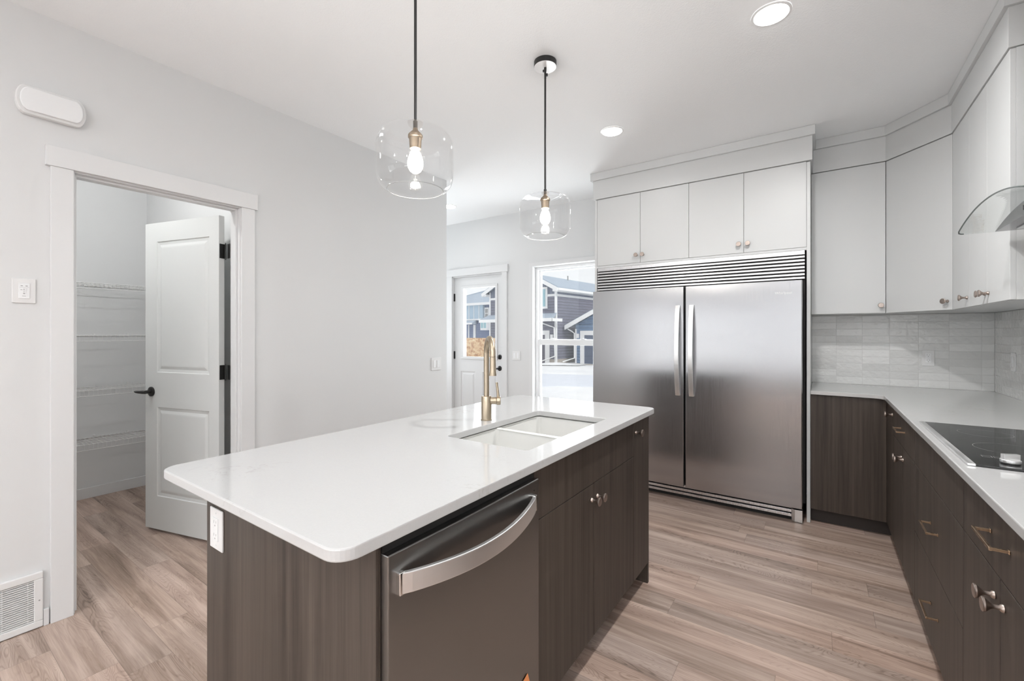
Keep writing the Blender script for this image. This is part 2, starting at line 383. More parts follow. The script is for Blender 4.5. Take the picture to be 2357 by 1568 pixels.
# back wall: exterior door and window openings
DX0, DX1, DZ = -3.970, -3.150, 2.06
WX0, WX1, WZ0, WZ1 = -2.715, -1.900, .46, 2.085
w = MB()
w.box(XF, DX0, YB, YB+.15, 0, ZC); w.box(DX1, WX0, YB, YB+.15, 0, ZC); w.box(WX1, XW+.12, YB, YB+.15, 0, ZC)
w.box(DX0, DX1, YB, YB+.15, DZ, ZC); w.box(WX0, WX1, YB, YB+.15, WZ1, ZC); w.box(WX0, WX1, YB, YB+.15, 0, WZ0)
struct(w.build('wall_back', M['wall']), 'white back wall with door and window')
# rear wall behind the camera with a wide window
w = MB(); RX0, RX1, RZ0, RZ1 = -2.55, -.35, .28, 1.90
PX0, PX1, PZ0, PZ1 = .5, 3.5, .2, 2.35  # unseen patio opening, added for fill clear of the refrigerator's reflection
w.box(XL, RX0, YR-.15, YR, 0, ZC); w.box(RX1, PX0, YR-.15, YR, 0, ZC); w.box(RX0, RX1, YR-.15, YR, RZ1, ZC); w.box(RX0, RX1, YR-.15, YR, 0, RZ0)
w.box(PX1, XE, YR-.15, YR, 0, ZC); w.box(PX0, PX1, YR-.15, YR, PZ1, ZC); w.box(PX0, PX1, YR-.15, YR, 0, PZ0)
struct(w.build('wall_rear', M['wall']))
for nm, x0, x1, z0, z1, nmul in (('window_2', RX0, RX1, RZ0, RZ1, 2), ('added_window', PX0, PX1, PZ0, PZ1, 3)):
    wn = struct(thing(nm, None, None, ((x0+x1)/2, YR, z0))); f = MB()
    if nm == 'window_2':
        for zz in (.80, 1.36): f.box(x0+.06, x1-.06, YR-.10, YR-.03, zz, zz+.07)  # unseen cross bars added to band the reflection in the refrigerator
    for i in range(nmul+1): xx = x0+(x1-x0-.06)*i/nmul; f.box(xx, xx+.06, YR-.10, YR-.03, z0, z1)
    f.box(x0, x1, YR-.10, YR-.03, z0, z0+.06); f.box(x0, x1, YR-.10, YR-.03, z1-.06, z1); f.build('window_frame', M['vinyl'], wn)
f = MB()
for yy in (-4.1, -3.2, -2.26, -1.36): f.box(XL-.10, XL-.03, yy, yy+.06, .3, 2.1)
f.box(XL-.10, XL-.03, -4.1, -1.3, .3, .36); f.box(XL-.10, XL-.03, -4.1, -1.3, 2.04, 2.1)
wn3 = struct(thing('window_3', None, None, (XL, -2.7, .3))); f.build('window_frame', M['vinyl'], wn3)
# baseboards
BH = .075
b = MB(); b.box(XL, XL+.013, .44-.018, .452-.012, 0, BH)
b.box(XL, XL+.013, 1.33, 3.053, 0, BH); b.box(XL, XL+.013, YR, .055, 0, BH)
b.box(XL-T, XL+.013, 3.053, 3.066, 0, BH)
struct(b.build('baseboard_left', M['trim'], bev=.002))
struct(box('baseboard_pantry', M['trim'], None, PX, PX+.013, -.28, 1.33, 0, .085, bev=.002))
b = MB(); b.box(DX1+.08, WX0-.02, YB-.013, YB, 0, BH); b.box(WX0-.02, -1.66, YB-.013, YB, 0, BH)
struct(b.build('baseboard_back', M['trim'], bev=.002))

# pantry doorway trim (jamb, stops, casing)
t1 = struct(thing('trim_1', 'white casing around the pantry doorway', None, (XL, (PO0+PO1)/2, 0)))
j = MB(); j.box(XL-T-.002, XL+.002, PO0-.014, PO0, 0, POZ); j.box(XL-T-.002, XL+.002, PO1, PO1+.014, 0, POZ); j.box(XL-T-.002, XL+.002, PO0-.014, PO1+.014, POZ, POZ+.014)
j.build('jamb', M['trim'], t1, .0015)
j = MB(); j.box(XL-.062, XL-.024, PO0, PO0+.011, 0, POZ-.011); j.box(XL-.062, XL-.024, PO1-.011, PO1, 0, POZ-.011); j.box(XL-.062, XL-.024, PO0, PO1, POZ-.011, POZ)
j.build('door_stop', M['trim'], t1, .0015)
k = MB(); k.box(XL, XL+.018, PO0-.082, PO0-.006, 0, POZ+.006); k.build('casing', M['trim'], t1, .0015)
k = MB(); k.box(XL, XL+.018, PO1+.006, PO1+.082, 0, POZ+.006); k.build('casing', M['trim'], t1, .0015)
k = MB(); k.box(XL, XL+.024, PO0-.098, PO1+.098, POZ+.006, POZ+.098); k.build('head_casing', M['trim'], t1, .0015)

# panelled door leaf builder (local: x along width, y thickness 0..th, z up)
def leaf(o, dx, dy, w, th, z0, z1, panels, mat, name, parent, hole=None):
    """slab with moulded recessed panels on both faces; hole = (a0,a1,c0,c1) cut right through"""
    F = lambda a, b, z: (o[0]+dx[0]*a+dy[0]*b, o[1]+dx[1]*a+dy[1]*b, z)
    rects = list(panels)+([hole] if hole else [])
    xs = sorted({0, w}|{r[0] for r in rects}|{r[1] for r in rects}); zs = sorted({z0, z1}|{r[2] for r in rects}|{r[3] for r in rects})
    m = MB()
    inside = lambda x, z: any(r[0]-1e-6 < x < r[1]+1e-6 and r[2]-1e-6 < z < r[3]+1e-6 for r in rects)
    for side, yb in ((0, 0.0), (1, th)):
        for i in range(len(xs)-1):
            for k in range(len(zs)-1):
                if inside((xs[i]+xs[i+1])/2, (zs[k]+zs[k+1])/2): continue
                m.add([F(xs[i], yb, zs[k]), F(xs[i+1], yb, zs[k]), F(xs[i+1], yb, zs[k+1]), F(xs[i], yb, zs[k+1])], [(0,1,2,3)])
        sg = 1 if side == 0 else -1
        for r in panels:
            prof = [(0,0),(.004,.006),(.022,.008),(.040,.0025),(.048,.0018)]
            loops = [[F(r[0]+d, yb+sg*e, r[2]+d), F(r[1]-d, yb+sg*e, r[2]+d), F(r[1]-d, yb+sg*e, r[3]-d), F(r[0]+d, yb+sg*e, r[3]-d)] for d, e in prof]
            vs = [v for l in loops for v in l]; fs = []
            for q in range(len(loops)-1):
                for e in range(4): fs.append((q*4+e, q*4+(e+1)%4, (q+1)*4+(e+1)%4, (q+1)*4+e))
            fs.append(tuple((len(loops)-1)*4+e for e in range(4))); m.add(vs, fs)
    def strip(loop):
        n = len(loop)
        m.add([F(a, 0, z) for a, z in loop]+[F(a, th, z) for a, z in loop], [(i, (i+1)%n, (i+1)%n+n, i+n) for i in range(n)])
    strip([(0,z0),(w,z0),(w,z1),(0,z1)])
    if hole: strip([(hole[0],hole[2]),(hole[1],hole[2]),(hole[1],hole[3]),(hole[0],hole[3])])
    return m.build(name, mat, parent)

# pantry door (open into the pantry): free edge A, hinge edge B
A = Vector((-3.711, 1.022)); ang = math.radians(15); dX = Vector((cos(ang), sin(ang))); dY = Vector((-sin(ang), cos(ang)))
LW = .690; Bp = A+dX*LW
d1 = struct(thing('door_1', 'white two-panel pantry door standing open', None, (Bp.x, Bp.y, 0)))
lf = leaf(A, dX, dY, LW, .035, .02, 2.05, [(.115, LW-.085, 1.06, 1.925), (.115, LW-.085, .24, .83)], M['door'], 'door_leaf', d1)
for zc in (1.83, 1.075, .30):
    h = MB()
    o_ = Bp
    h.obox(o_, dX, dY, .0005, .003, .004, .034, zc-.045, zc+.045)
    h.box(-3.04+.012, -2.992, PO1-.003, PO1-.0005, zc-.045, zc+.045)
    e = Bp+dY*.037+dX*.008
    h.cyl((e.x, e.y, zc-.045), (e.x, e.y, zc+.045), .0055, 10)
    h.cyl((e.x, e.y, zc-.052), (e.x, e.y, zc-.045), .0035, 8); h.cyl((e.x, e.y, zc+.045), (e.x, e.y, zc+.052), .0035, 8)
    hp = h.build('hinge', M['black'], d1)
hd = MB(); k0 = A+dX*.062
nn = Vector((-dY.x, -dY.y, 0)); kc = Vector((k0.x, k0.y, .93))
hd.lathe([(.032,0),(.032,.006),(.028,.009),(.012,.010),(.011,.045)], kc, nn, 28)
e0 = kc+nn*.045; dl = Vector((-dX.x, -dX.y, 0))
hd.tube([e0-dl*.012, e0+dl*.01, e0+dl*.04+nn*.006, e0+dl*.075+nn*.004, e0+dl*.098-nn*.002], [.0105,.0115,.0095,.008,.005], 12)
k1 = kc+Vector((dY.x, dY.y, 0))*.035
hd.lathe([(.032,0),(.032,.006),(.028,.009),(.012,.010),(.011,.045)], k1, -nn, 28)
e1 = k1-nn*.045
hd.tube([e1-dl*.012, e1+dl*.01, e1+dl*.04, e1+dl*.095], [.0105,.0115,.0095,.006], 12)
hd.build('door_handle', M['black'], d1, smooth=True)

# pantry wire shelves
def wire_shelf(z, label):
    s = thing('wire_shelf', label, 'shelf', (PX, .5, z), 'white wire shelves in the pantry')
    y0, y1, x0, x1 = -.27, 1.315, PX+.004, PX+.305
    m = MB(); y = y0
    while y < y1:
        m.tube([(x0, y, z), (x1, y, z), (x1+.003, y, z-.003), (x1+.003, y, z-.045)], .00135, 5); y += .0254
    m.build('deck_wires', M['plastic'], s)
    m = MB()
    for xx, zz in ((x0+.002, z-.003), (x1-.10, z-.003), (x1-.2, z-.003), (x1, z-.002), (x1+.001, z-.045)): m.cyl((xx, y0, zz), (xx, y1, zz), .0028, 8)
    m.build('rails', M['plastic'], s)
    for yy in (-.15, .42):
        m = MB(); m.tube([(x1-.01, yy, z-.012), (PX+.006, yy, z-.27), (PX+.002, yy, z-.29)], .0035, 8)
        m.lathe([(.009,0),(.009,.006)], (PX, yy, z-.285), (1,0,0), 10)
        m.build('brace', M['plastic'], s)
    for yy in (y0+.12, .35, .99, 1.2):
        box('wall_clip', M['plastic'], s, PX+.0005, PX+.012, yy-.006, yy+.006, z-.004, z+.014)
wire_shelf(1.70, 'topmost white wire shelf in the pantry, above eye level')
wire_shelf(1.303, 'second wire pantry shelf from the top')
wire_shelf(.89, 'third wire pantry shelf, at door handle height')
wire_shelf(.485, 'lowest white wire shelf near the pantry floor')

# exterior door in the back wall
d2 = struct(thing('door_2', 'white exterior door with a half-height glass panel', None, (-3.56, YB, 0)))
DL0, DL1 = -3.962, -3.158
leaf(Vector((DL0, YB+.03)), Vector((1,0)), Vector((0,1)), DL1-DL0, .045, .02, 2.045,
     [(.11, .355, .25, .825), (.47, .70, .25, .825)], M['trim'], 'door_leaf', d2, hole=(.155, .685, 1.012, 1.905))
g = MB(); gx0, gx1, gz0, gz1 = DL0+.125, DL0+.715, .982, 1.935
for q in ((gx0, gx1, gz0, gz0+.033), (gx0, gx1, gz1-.033, gz1), (gx0, gx0+.033, gz0+.033, gz1-.033), (gx1-.033, gx1, gz0+.033, gz1-.033)):
    g.box(q[0], q[1], YB+.016, YB+.03, q[2], q[3]); g.box(q[0], q[1], YB+.075, YB+.09, q[2], q[3])
g.build('glazing_bead', M['trim'], d2, .004)
box('pane', M['glass'], d2, gx0+.028, gx1-.028, YB+.050, YB+.054, gz0+.028, gz1-.028)
j = MB(); j.box(DX0+.0005, DL0-.001, YB-.002, YB+.14, 0, DZ-.005); j.box(DL1+.001, DX1-.0005, YB-.002, YB+.14, 0, DZ-.005); j.box(DX0+.0005, DX1-.0005, YB-.002, YB+.14, 2.046, DZ-.0005)
j.build('jamb', M['trim'], d2)
k = MB(); k.box(DX0-.072, DX0+.002, YB-.018, YB, 0, DZ+.002); k.build('casing', M['trim'], d2, .0015)
k = MB(); k.box(DX1-.002, DX1+.072, YB-.018, YB, 0, DZ+.002); k.build('casing', M['trim'], d2, .0015)
k = MB(); k.box(DX0-.088, DX1+.088, YB-.024, YB, DZ+.002, DZ+.092); k.build('head_casing', M['trim'], d2, .0015)
for zc in (1.79, 1.03, .27):
    h = MB(); h.cyl((DL0-.002, YB+.020, zc-.05), (DL0-.002, YB+.020, zc+.05), .007, 10); h.box(DL0-.004, DL0+.014, YB+.024, YB+.0285, zc-.05, zc+.05)
    h.build('hinge', M['black'], d2)
h = MB(); h.lathe([(.03,0),(.03,.008),(.024,.014),(.014,.016)], (-3.214, YB+.03, 1.025), (0,-1,0), 24); h.box(-3.218, -3.210, YB-.002, YB+.018, 1.010, 1.040)
h.build('deadbolt', M['black'], d2, smooth=True)
h = MB(); h.lathe([(.031,0),(.031,.006),(.026,.010),(.011,.012),(.010,.045)], (-3.216, YB+.03, .885), (0,-1,0), 24)
h.tube([(-3.206, YB-.015, .885), (-3.24, YB-.017, .885), (-3.29, YB-.012, .883), (-3.315, YB-.010, .882)], [.010,.010,.008,.005], 10)
h.build('door_handle', M['black'], d2, smooth=True)
box('threshold', M['alu'], d2, DX0+.002, DX1-.002, YB+.01, YB+.14, .001, .018)

# nook window (single hung)
wn = struct(thing('window_1', 'white single-hung window looking onto neighbouring houses', None, (-2.31, YB, WZ0)))
c = MB(); c.box(WX0-.048, WX0+.004, YB-.018, YB, WZ0-.05, WZ1+.004); c.build('casing', M['trim'], wn, .0015)
c = MB(); c.box(WX1-.004, WX1+.048, YB-.018, YB, WZ0-.05, WZ1+.004); c.build('casing', M['trim'], wn, .0015)
c = MB(); c.box(WX0-.048, WX1+.048, YB-.02, YB, WZ1+.004, WZ1+.05); c.build('head_casing', M['trim'], wn, .0015)
c = MB(); c.box(WX0-.06, WX1+.06, YB-.04, YB+.05, WZ0-.012, WZ0+.004); c.build('window_sill', M['trim'], wn, .002)
def frame(m, x0, x1, z0, z1, y0, y1, w, wb=None, wt=None):
    wb = w if wb is None else wb; wt = w if wt is None else wt
    m.box(x0, x0+w, y0, y1, z0, z1); m.box(x1-w, x1, y0, y1, z0, z1); m.box(x0+w, x1-w, y0, y1, z0, z0+wb); m.box(x0+w, x1-w, y0, y1, z1-wt, z1)
m = MB(); frame(m, WX0+.001, WX1-.001, WZ0+.005, WZ1-.001, YB+.055, YB+.145, .030); m.build('window_frame', M['vinyl'], wn, .002)
m = MB(); frame(m, WX0+.029, WX1-.029, 1.195, WZ1-.030, YB+.100, YB+.130, .020, .055); m.build('upper_sash', M['vinyl'], wn, .002)
m = MB(); frame(m, WX0+.029, WX1-.029, WZ0+.033, 1.245, YB+.065, YB+.097, .032, .045, .062); m.build('lower_sash', M['vinyl'], wn, .002)
for xx in (-2.50, -2.12): m = MB(); m.box(xx-.03, xx+.03, YB+.070, YB+.094, 1.246, 1.256); m.cyl((xx, YB+.08, 1.255), (xx, YB+.08, 1.262), .012, 12); m.build('sash_lock', M['vinyl'], wn)
box('pane', M['glass'], wn, WX0+.045, WX1-.045, YB+.114, YB+.117, 1.24, WZ1-.045)
box('pane', M['glass'], wn, WX0+.055, WX1-.055, YB+.080, YB+.083, WZ0+.07, 1.19)

# ------------------------------------------------------------------ wall plates and fittings
def screw(m, x, y, z, ax): m.lathe([(.003,0),(.003,.0012)], (x, y, z), ax, 8)
def switch_plate(label, o, ux, nrm, n=2, w=.115, h=.115):
    """o centre on wall; ux horizontal unit vector along the wall, nrm outwards"""
    s = thing('light_switch', label, 'light switch', tuple(o))
    ux = Vector(ux); nr = Vector(nrm); o = Vector(o); dx = (ux.x, ux.y); dy = (nr.x, nr.y); oo = (o.x, o.y)
    MB().obox(oo, dx, dy, -w/2, w/2, .0005, .006, o.z-h/2, o.z+h/2).build('wall_plate', M['plastic'], s, .002)
    for i in range(n):
        c = (i-(n-1)/2)*.046
        MB().obox(oo, dx, dy, c-.0165, c+.0165, .006, .0095, o.z-.033, o.z+.033).build('rocker', M['vinyl'], s, .0015)
    return s
switch_plate('white double rocker switch on the left wall near its far end', (XL, 2.913, 1.038), (0,1,0), (1,0,0), 2, .125, .115)
switch_plate('white double rocker switch on the back wall between door and window', (-2.947, YB, 1.053), (1,0,0), (0,-1,0), 2, .113, .110)

def receptacle(s, o, ux, nr, horiz=False):
    dx = (ux.x, ux.y); dy = (nr.x, nr.y); oo = (o.x, o.y)
    MB().obox(oo, dx, dy, -.0165, .0165, .006, .0085, o.z-.034, o.z+.034).build('receptacle', M['vinyl'], s, .001)
    for zc in (o.z+.019, o.z-.019):
        m = MB()
        for a, hh in ((-.0065, .004), (.0065, .0032)): m.obox(oo, dx, dy, a-.0009, a+.0009, .0085, .0088, zc+.004-hh, zc+.004+hh)
        q = o+ux*0+nr*.0085; m.lathe([(.0024,0),(.0024,.0004)], (q.x, q.y, zc-.007), nr, 10)
        m.build('socket_slots', M['plastic_gray'], s)
def outlet(label, o, ux, nrm, w=.075, h=.118):
    s = thing('power_outlet', label, 'outlet', tuple(o)); ux = Vector(ux); nr = Vector(nrm); o = Vector(o)
    MB().obox((o.x, o.y), (ux.x, ux.y), (nr.x, nr.y), -w/2, w/2, .0003, .006, o.z-h/2, o.z+h/2).build('wall_plate', M['plastic'], s, .002)
    receptacle(s, o, ux, nr)
    for dz in (-.048, .048): m = MB(); q = o+nr*.006; screw(m, q.x, q.y, o.z+dz, nr); m.build('screw', M['vinyl'], s)
    return s

# ventilation control beside the doorway
s = thing('wall_control', 'square white wall control plate with two small buttons left of the pantry', 'wall control', (XL, .364, 1.505))
MB().box(XL+.0005, XL+.006, .328, .400, 1.452, 1.560).build('wall_plate', M['plastic'], s, .002)
MB().box(XL+.006, XL+.009, .347, .381, 1.472, 1.540).build('control_insert', M['vinyl'], s, .001)
m = MB()
m.box(XL+.009, XL+.0096, .3535, .3600, 1.526, 1.529); m.box(XL+.009, XL+.0096, .3680, .3745, 1.526, 1.529)
m.box(XL+.009, XL+.0096, .3625, .3645, 1.508, 1.515); m.box(XL+.009, XL+.0096, .3625, .3645, 1.499, 1.503)
m.box(XL+.009, XL+.0096, .3610, .3665, 1.492, 1.496); m.box(XL+.009, XL+.0096, .3580, .3690, 1.4825, 1.484)
m.box(XL+.009, XL+.0096, .3500, .3780, 1.5205, 1.5212)
for i in range(4): m.box(XL+.009, XL+.0094, .368, .374-.001*i, 1.5135-.006*i, 1.5145-.006*i)
m.box(XL+.009, XL+.0094, .353, .359, 1.509, 1.511)
m.build('control_marks', M['plastic_gray'], s)
MB().lathe([(.0014,0),(.001,.0008)], (XL+.009, .3637, 1.5057), (1,0,0), 10).build('indicator_light', M['plastic'], s)

# door chime cover high on the left wall
s = thing('door_chime', 'long white door chime cover high on the left wall', 'door chime', (XL, .446, 2.348))
def chime(y0, y1, z0, z1, bul, x):
    zc, hh = (z0+z1)/2, (z1-z0)/2; P_ = []
    for i in range(13): a = -1+2*i/12; P_.append((x, y1-bul+bul*math.sqrt(max(0, 1-a*a*.92)), zc+a*hh))
    for i in range(13): a = 1-2*i/12; P_.append((x, y0+bul-bul*math.sqrt(max(0, 1-a*a*.92)), zc+a*hh))
    return P_
MB().prism(chime(.335, .560, 2.285, 2.410, .035, XL+.0005), (.030,0,0)).build('chime_base', M['plastic'], s, .004)
MB().prism(chime(.347, .548, 2.297, 2.398, .030, XL+.030), (.012,0,0)).build('chime_cover', M['vinyl'], s, .004)

# floor-level return air grille
s = thing('return_air_grille', 'white return air grille low on the left wall', 'vent', (XL, .24, .13))
gy0, gy1, gz0, gz1 = .055, .421, .004, .250
m = MB(); y_, z_ = .028, .030
for q in ((gy0, gy1, gz0, gz0+z_), (gy0, gy1, gz1-z_, gz1), (gy0, gy0+y_, gz0+z_, gz1-z_), (gy1-y_, gy1, gz0+z_, gz1-z_)): m.box(XL+.0005, XL+.016, *q)
m.build('grille_frame', M['plastic'], s, .003)
m = MB(); n = 20
for i in range(n):
    zc = gz0+.030+(gz1-gz0-.060)*(i+.5)/n
    m.add([(XL+.004, gy0+.028, zc+.001), (XL+.012, gy0+.028, zc-.0025), (XL+.012, gy1-.028, zc-.0025), (XL+.004, gy1-.028, zc+.001),
           (XL+.004, gy0+.028, zc+.0030), (XL+.012, gy0+.028, zc+.0005), (XL+.012, gy1-.028, zc+.0005), (XL+.004, gy1-.028, zc+.0030)],
          [(0,1,2,3),(4,7,6,5),(0,4,5,1),(1,5,6,2),(2,6,7,3),(3,7,4,0)])
for yy in (.13, .215, .30, .375): m.box(XL+.003, XL+.009, yy-.001, yy+.001, gz0+.03, gz1-.03)
m.build('louvres', M['plastic'], s)
box('grille_back', M['toe'], s, XL+.0002, XL+.0012, gy0+.026, gy1-.026, gz0+.028, gz1-.028)
m = MB(); screw(m, XL+.016, gy1-.012, .125, (1,0,0)); m.build('screw', M['plastic_gray'], s)

# ------------------------------------------------------------------ hardware builders
def knob(parent, p, ax, mat=None, sc=1.0):
    ax = Vector(ax)
    MB().lathe([(.0085*sc,0),(.0095*sc,.002*sc),(.0085*sc,.006*sc),(.0055*sc,.009*sc),(.0048*sc,.018*sc),(.0075*sc,.024*sc),(.0145*sc,.031*sc),(.0172*sc,.034*sc),(.0172*sc,.0375*sc),(.0155*sc,.039*sc),(.0001,.0395*sc)], p, ax, 28, cap=False).build('knob', mat or M['knob'], parent, smooth=True)
def pull(parent, x, y, z, L=.128):      # on a face looking towards -x
    m = MB(); P_ = .035; w = .0035
    m.box(x-P_, x-P_+.006, y-L/2-.004, y+L/2+.004, z-w*1.2, z+w*1.2)
    for s_ in (-1, 1): yy = y+s_*L/2; m.box(x-P_+.004, x-.0002, yy-w, yy+w, z-w, z+w); m.box(x-.003, x-.0002, yy-w-.0015, yy+w+.0015, z-w-.0015, z+w+.0015)
    m.build('pull_handle', M['bronze'], parent, .0008)

# ------------------------------------------------------------------ island
CT = .923; CB = .897
IX0, IX1, IY0, IY1 = -1.547, -.737, .577, 2.331
isl = thing('kitchen_island', 'dark wood-grain kitchen island base with doors and knobs', 'kitchen island', ((IX0+IX1)/2, (IY0+IY1)/2, 0))
FT = .019
box('end_panel', M['wood'], isl, IX0, IX1-.002, IY0, IY0+.010, .0005, CB-.001, bev=.001)      # near end panel
box('end_panel', M['wood'], isl, IX0, IX1-.001, IY1-FT, IY1, .0005, CB-.001, bev=.001)
box('back_panel', M['wood'], isl, IX0, IX0+FT, IY0+.0105, IY1-FT-.0005, .0005, CB-.001, bev=.001)
m = MB(); m.box(IX0+.025, IX1-FT-.003, 1.182, IY1-FT-.002, .11, CB-.30)
m.box(IX0+.025, IX0+.1, 1.182, IY1-FT-.002, CB-.3, CB-.002)
m.box(IX0+.025, IX1-FT-.003, 2.095, 2.10, CB-.3, CB-.002); m.box(IX1-FT-.02, IX1-FT-.003, 1.182, 2.3, CB-.3, CB-.002)
m.build('carcass', M['carcass'], isl)
box('toe_kick', M['toe'], isl, IX1-.10, IX1-.085, 1.180, IY1-FT-.0005, .001, .106)
box('corner_filler', M['wood'], isl, IX1-FT-.01, IX1, IY0+.0105, .5845, .002, CB-.002)
def frontx(parent, name, y0, y1, z0, z1, x=None, g=.0015):   # panel facing +x
    x = IX1 if x is None else x
    return MB().box(x-FT, x, y0+g, y1-g, z0+g, z1-g).build(name, M['wood'], parent, .001)
frontx(isl, 'false_drawer_front', 1.180, 2.092, .720, CB-.004)
dr = frontx(isl, 'cabinet_door', 1.180, 1.634, .108, .720); knob(dr, (IX1, 1.608, .660), (1,0,0))
dr = frontx(isl, 'cabinet_door', 1.634, 2.092, .108, .720); knob(dr, (IX1, 1.662, .660), (1,0,0))
dr = frontx(isl, 'cabinet_door', 2.092, IY1-FT*0-.003, .108, CB-.004); knob(dr, (IX1, 2.120, .833), (1,0,0))

# worktop with sink opening
SX0, SX1, SY0, SY1 = -1.180, -.806, 1.251, 1.930
wt = MB(); OX0, OX1, OY0, OY1 = -1.592, -.708, .470, 2.362
outer = rrect(OX0, OX1, OY0, OY1, .045, 8); inner = rrect(SX0, SX1, SY0, SY1, .018, 8); n = len(outer)
V_ = [(*p, CT) for p in outer]+[(*p, CT) for p in inner]+[(*p, CB) for p in outer]+[(*p, CB) for p in inner]
F_ = []
for i in range(n):
    k = (i+1)%n
    F_ += [(i, k, n+k, n+i), (2*n+i, 3*n+i, 3*n+k, 2*n+k), (i, 2*n+i, 2*n+k, k), (n+i, n+k, 3*n+k, 3*n+i)]
wt.add(V_, F_)
o = wt.build('island_worktop', M['quartz'], None, .0035); o.modifiers['bevel'].angle_limit = math.radians(60)
tag(o, 'white quartz worktop with rounded corners on the island', 'worktop')

# double bowl sink
sk = thing('kitchen_sink', 'white double-bowl undermount sink set in the island worktop', 'sink', ((SX0+SX1)/2, (SY0+SY1)/2, CB-.22))
def bowl(m, x0, x1, y0, y1, zt, zb, r=.03):
    L = [(0, zt, r), (.002, zt-.02, r), (.006, zb+.03, r), (.014, zb+.010, r), (.035, zb, r*.6)]
    loops = [[(*p, z) for p in rrect(x0+d, x1-d, y0+d, y1-d, rr, 5)] for d, z, rr in L]
    nn_ = len(loops[0]); vs = [v for l in loops for v in l]; fs = []
    for q in range(len(loops)-1):
        for i in range(nn_): k = (i+1)%nn_; fs.append((q*nn_+i, q*nn_+k, (q+1)*nn_+k, (q+1)*nn_+i))
    fs.append(tuple((len(loops)-1)*nn_+i for i in range(nn_))); m.add(vs, fs)
def ring(m, x0, x1, y0, y1, holes, z):
    xs = sorted({x0, x1}|{h[0] for h in holes}|{h[1] for h in holes}); ys = sorted({y0, y1}|{h[2] for h in holes}|{h[3] for h in holes})
    for i in range(len(xs)-1):
        for k in range(len(ys)-1):
            cx_, cy_ = (xs[i]+xs[i+1])/2, (ys[k]+ys[k+1])/2
            if any(h[0] < cx_ < h[1] and h[2] < cy_ < h[3] for h in holes): continue
            m.add([(xs[i],ys[k],z),(xs[i+1],ys[k],z),(xs[i+1],ys[k+1],z),(xs[i],ys[k+1],z)], [(0,1,2,3)])
zt = CB-.001; dv = 1.585
m = MB(); x0, x1, y0, y1 = SX0-.004, SX1+.004, SY0-.004, SY1+.004
bowl(m, x0, x1, y0, dv-.010, zt-.004, zt-.215, .022); bowl(m, x0, x1, dv+.010, y1, zt-.004, zt-.215, .022)
ring(m, x0-.02, x1+.02, y0-.02, y1+.02, [(x0+.006, x1-.006, y0+.006, dv-.016), (x0+.006, x1-.006, dv+.016, y1-.006)], zt-.003)
sb = m.build('bowls', M['sink'], sk, smooth=True)
MB().tube([(x0+.004, dv, zt-.010), (x1-.004, dv, zt-.010)], .0105, 14).build('divider', M['sink'], sk, smooth=True)
for yc in ((y0+dv)/2, (y1+dv)/2):
    MB().lathe([(.045,0),(.045,.003),(.036,.003),(.034,.0005),(.001,.0005)], ((x0+x1)/2, yc, zt-.2145), (0,0,1), 24, False).build('drain', M['alu'], sk, smooth=True)
lb = MB(); lb.box(SX0+.003, SX0+.0045, 1.300, 1.336, CB-.045, CB-.033); lb.build('maker_plate', M['plastic_gray'], sk)
lb = MB(); lb.box(SX0+.0045, SX0+.0048, 1.303, 1.333, CB-.042, CB-.036); lb.build('maker_plate', M['alu'], sk)

# faucet
fx, fy = -1.245, 1.585
fc = thing('kitchen_faucet', 'brushed gold pull-down faucet on the island worktop behind the sink', 'faucet', (fx, fy, CT))
m = MB(); m.lathe([(.0255,0),(.0255,.003),(.0235,.004),(.0235,.107),(.0225,.109),(.0125,.110)], (fx, fy, CT+.0003), (0,0,1), 36)
m.build('faucet_body', M['gold'], fc, smooth=True)
fa_ = math.radians(-41); D = Vector((cos(fa_), sin(fa_), 0)); Rr = .072; top = 1.308-.012-Rr
B0 = Vector((fx, fy, 0)); path = [B0+Vector((0,0,CT+.107)), B0+Vector((0,0,1.12))]
for i in range(17):
    a = PI-PI*i/16*.97; path.append(B0+D*(Rr+Rr*cos(a))+Vector((0,0,top+Rr*sin(a))))
e0 = path[-1]; path.append(e0+Vector((0,0,-.012))+D*.001)
MB().tube(path, .0125, 20).build('spout', M['gold'], fc, smooth=True)
hp0 = e0+Vector((0,0,-.012)); MB().lathe([(.0135,0),(.0135,.001),(.0128,.002),(.0138,.060),(.0165,.078),(.0165,.080),(.013,.080)], hp0, Vector((D.x*.02, D.y*.02, -1)), 28).build('spray_head', M['gold'], fc, smooth=True)
hv = Vector((cos(math.radians(38)), sin(math.radians(38)), 0)); hb = Vector((fx, fy, CT+.088))
m = MB(); m.cyl(hb+hv*.018, hb+hv*.045, .0165, 28); m.lathe([(.0165,.0455),(.0195,.047),(.0195,.061),(.017,.064)], hb, hv, 28)
l0 = hb+hv*.055+Vector((0,0,.012)); m.tube([l0, l0+Vector((0,0,.072))-hv*.008], [.0072,.0058], 12)
m.build('lever', M['gold'], fc, smooth=True)

# dishwasher
DWX = -.715
dw = thing('dishwasher', 'dark stainless dishwasher with a bowed bar handle in the island', 'dishwasher', (DWX, .88, 0))
dy0, dy1 = .5885, 1.1745
m = MB(); NB = 16; prof = []
for i in range(NB+1):
    a = i/NB; prof.append((DWX+.004*math.sin(PI*a), dy0+(dy1-dy0)*a))
pts = [(DWX-.032, dy0)]+prof+[(DWX-.032, dy1)]
MB().prism([(a, b, .110) for a, b in pts], (0,0,.757)).build('door', M['dwsteel'], dw, .0025)
box('tub', M['dark'], dw, IX0+.06, DWX-.034, dy0+.001, dy1-.001, .112, CB-.003)
box('control_strip', M['dark'], dw, DWX-.034, DWX-.018, dy0+.002, dy1-.002, .8675, CB-.012)
box('toe_panel', M['dark'], dw, DWX-.10, DWX-.088, dy0+.002, dy1-.002, .002, .108)
m = MB(); NB = 24; pth = []
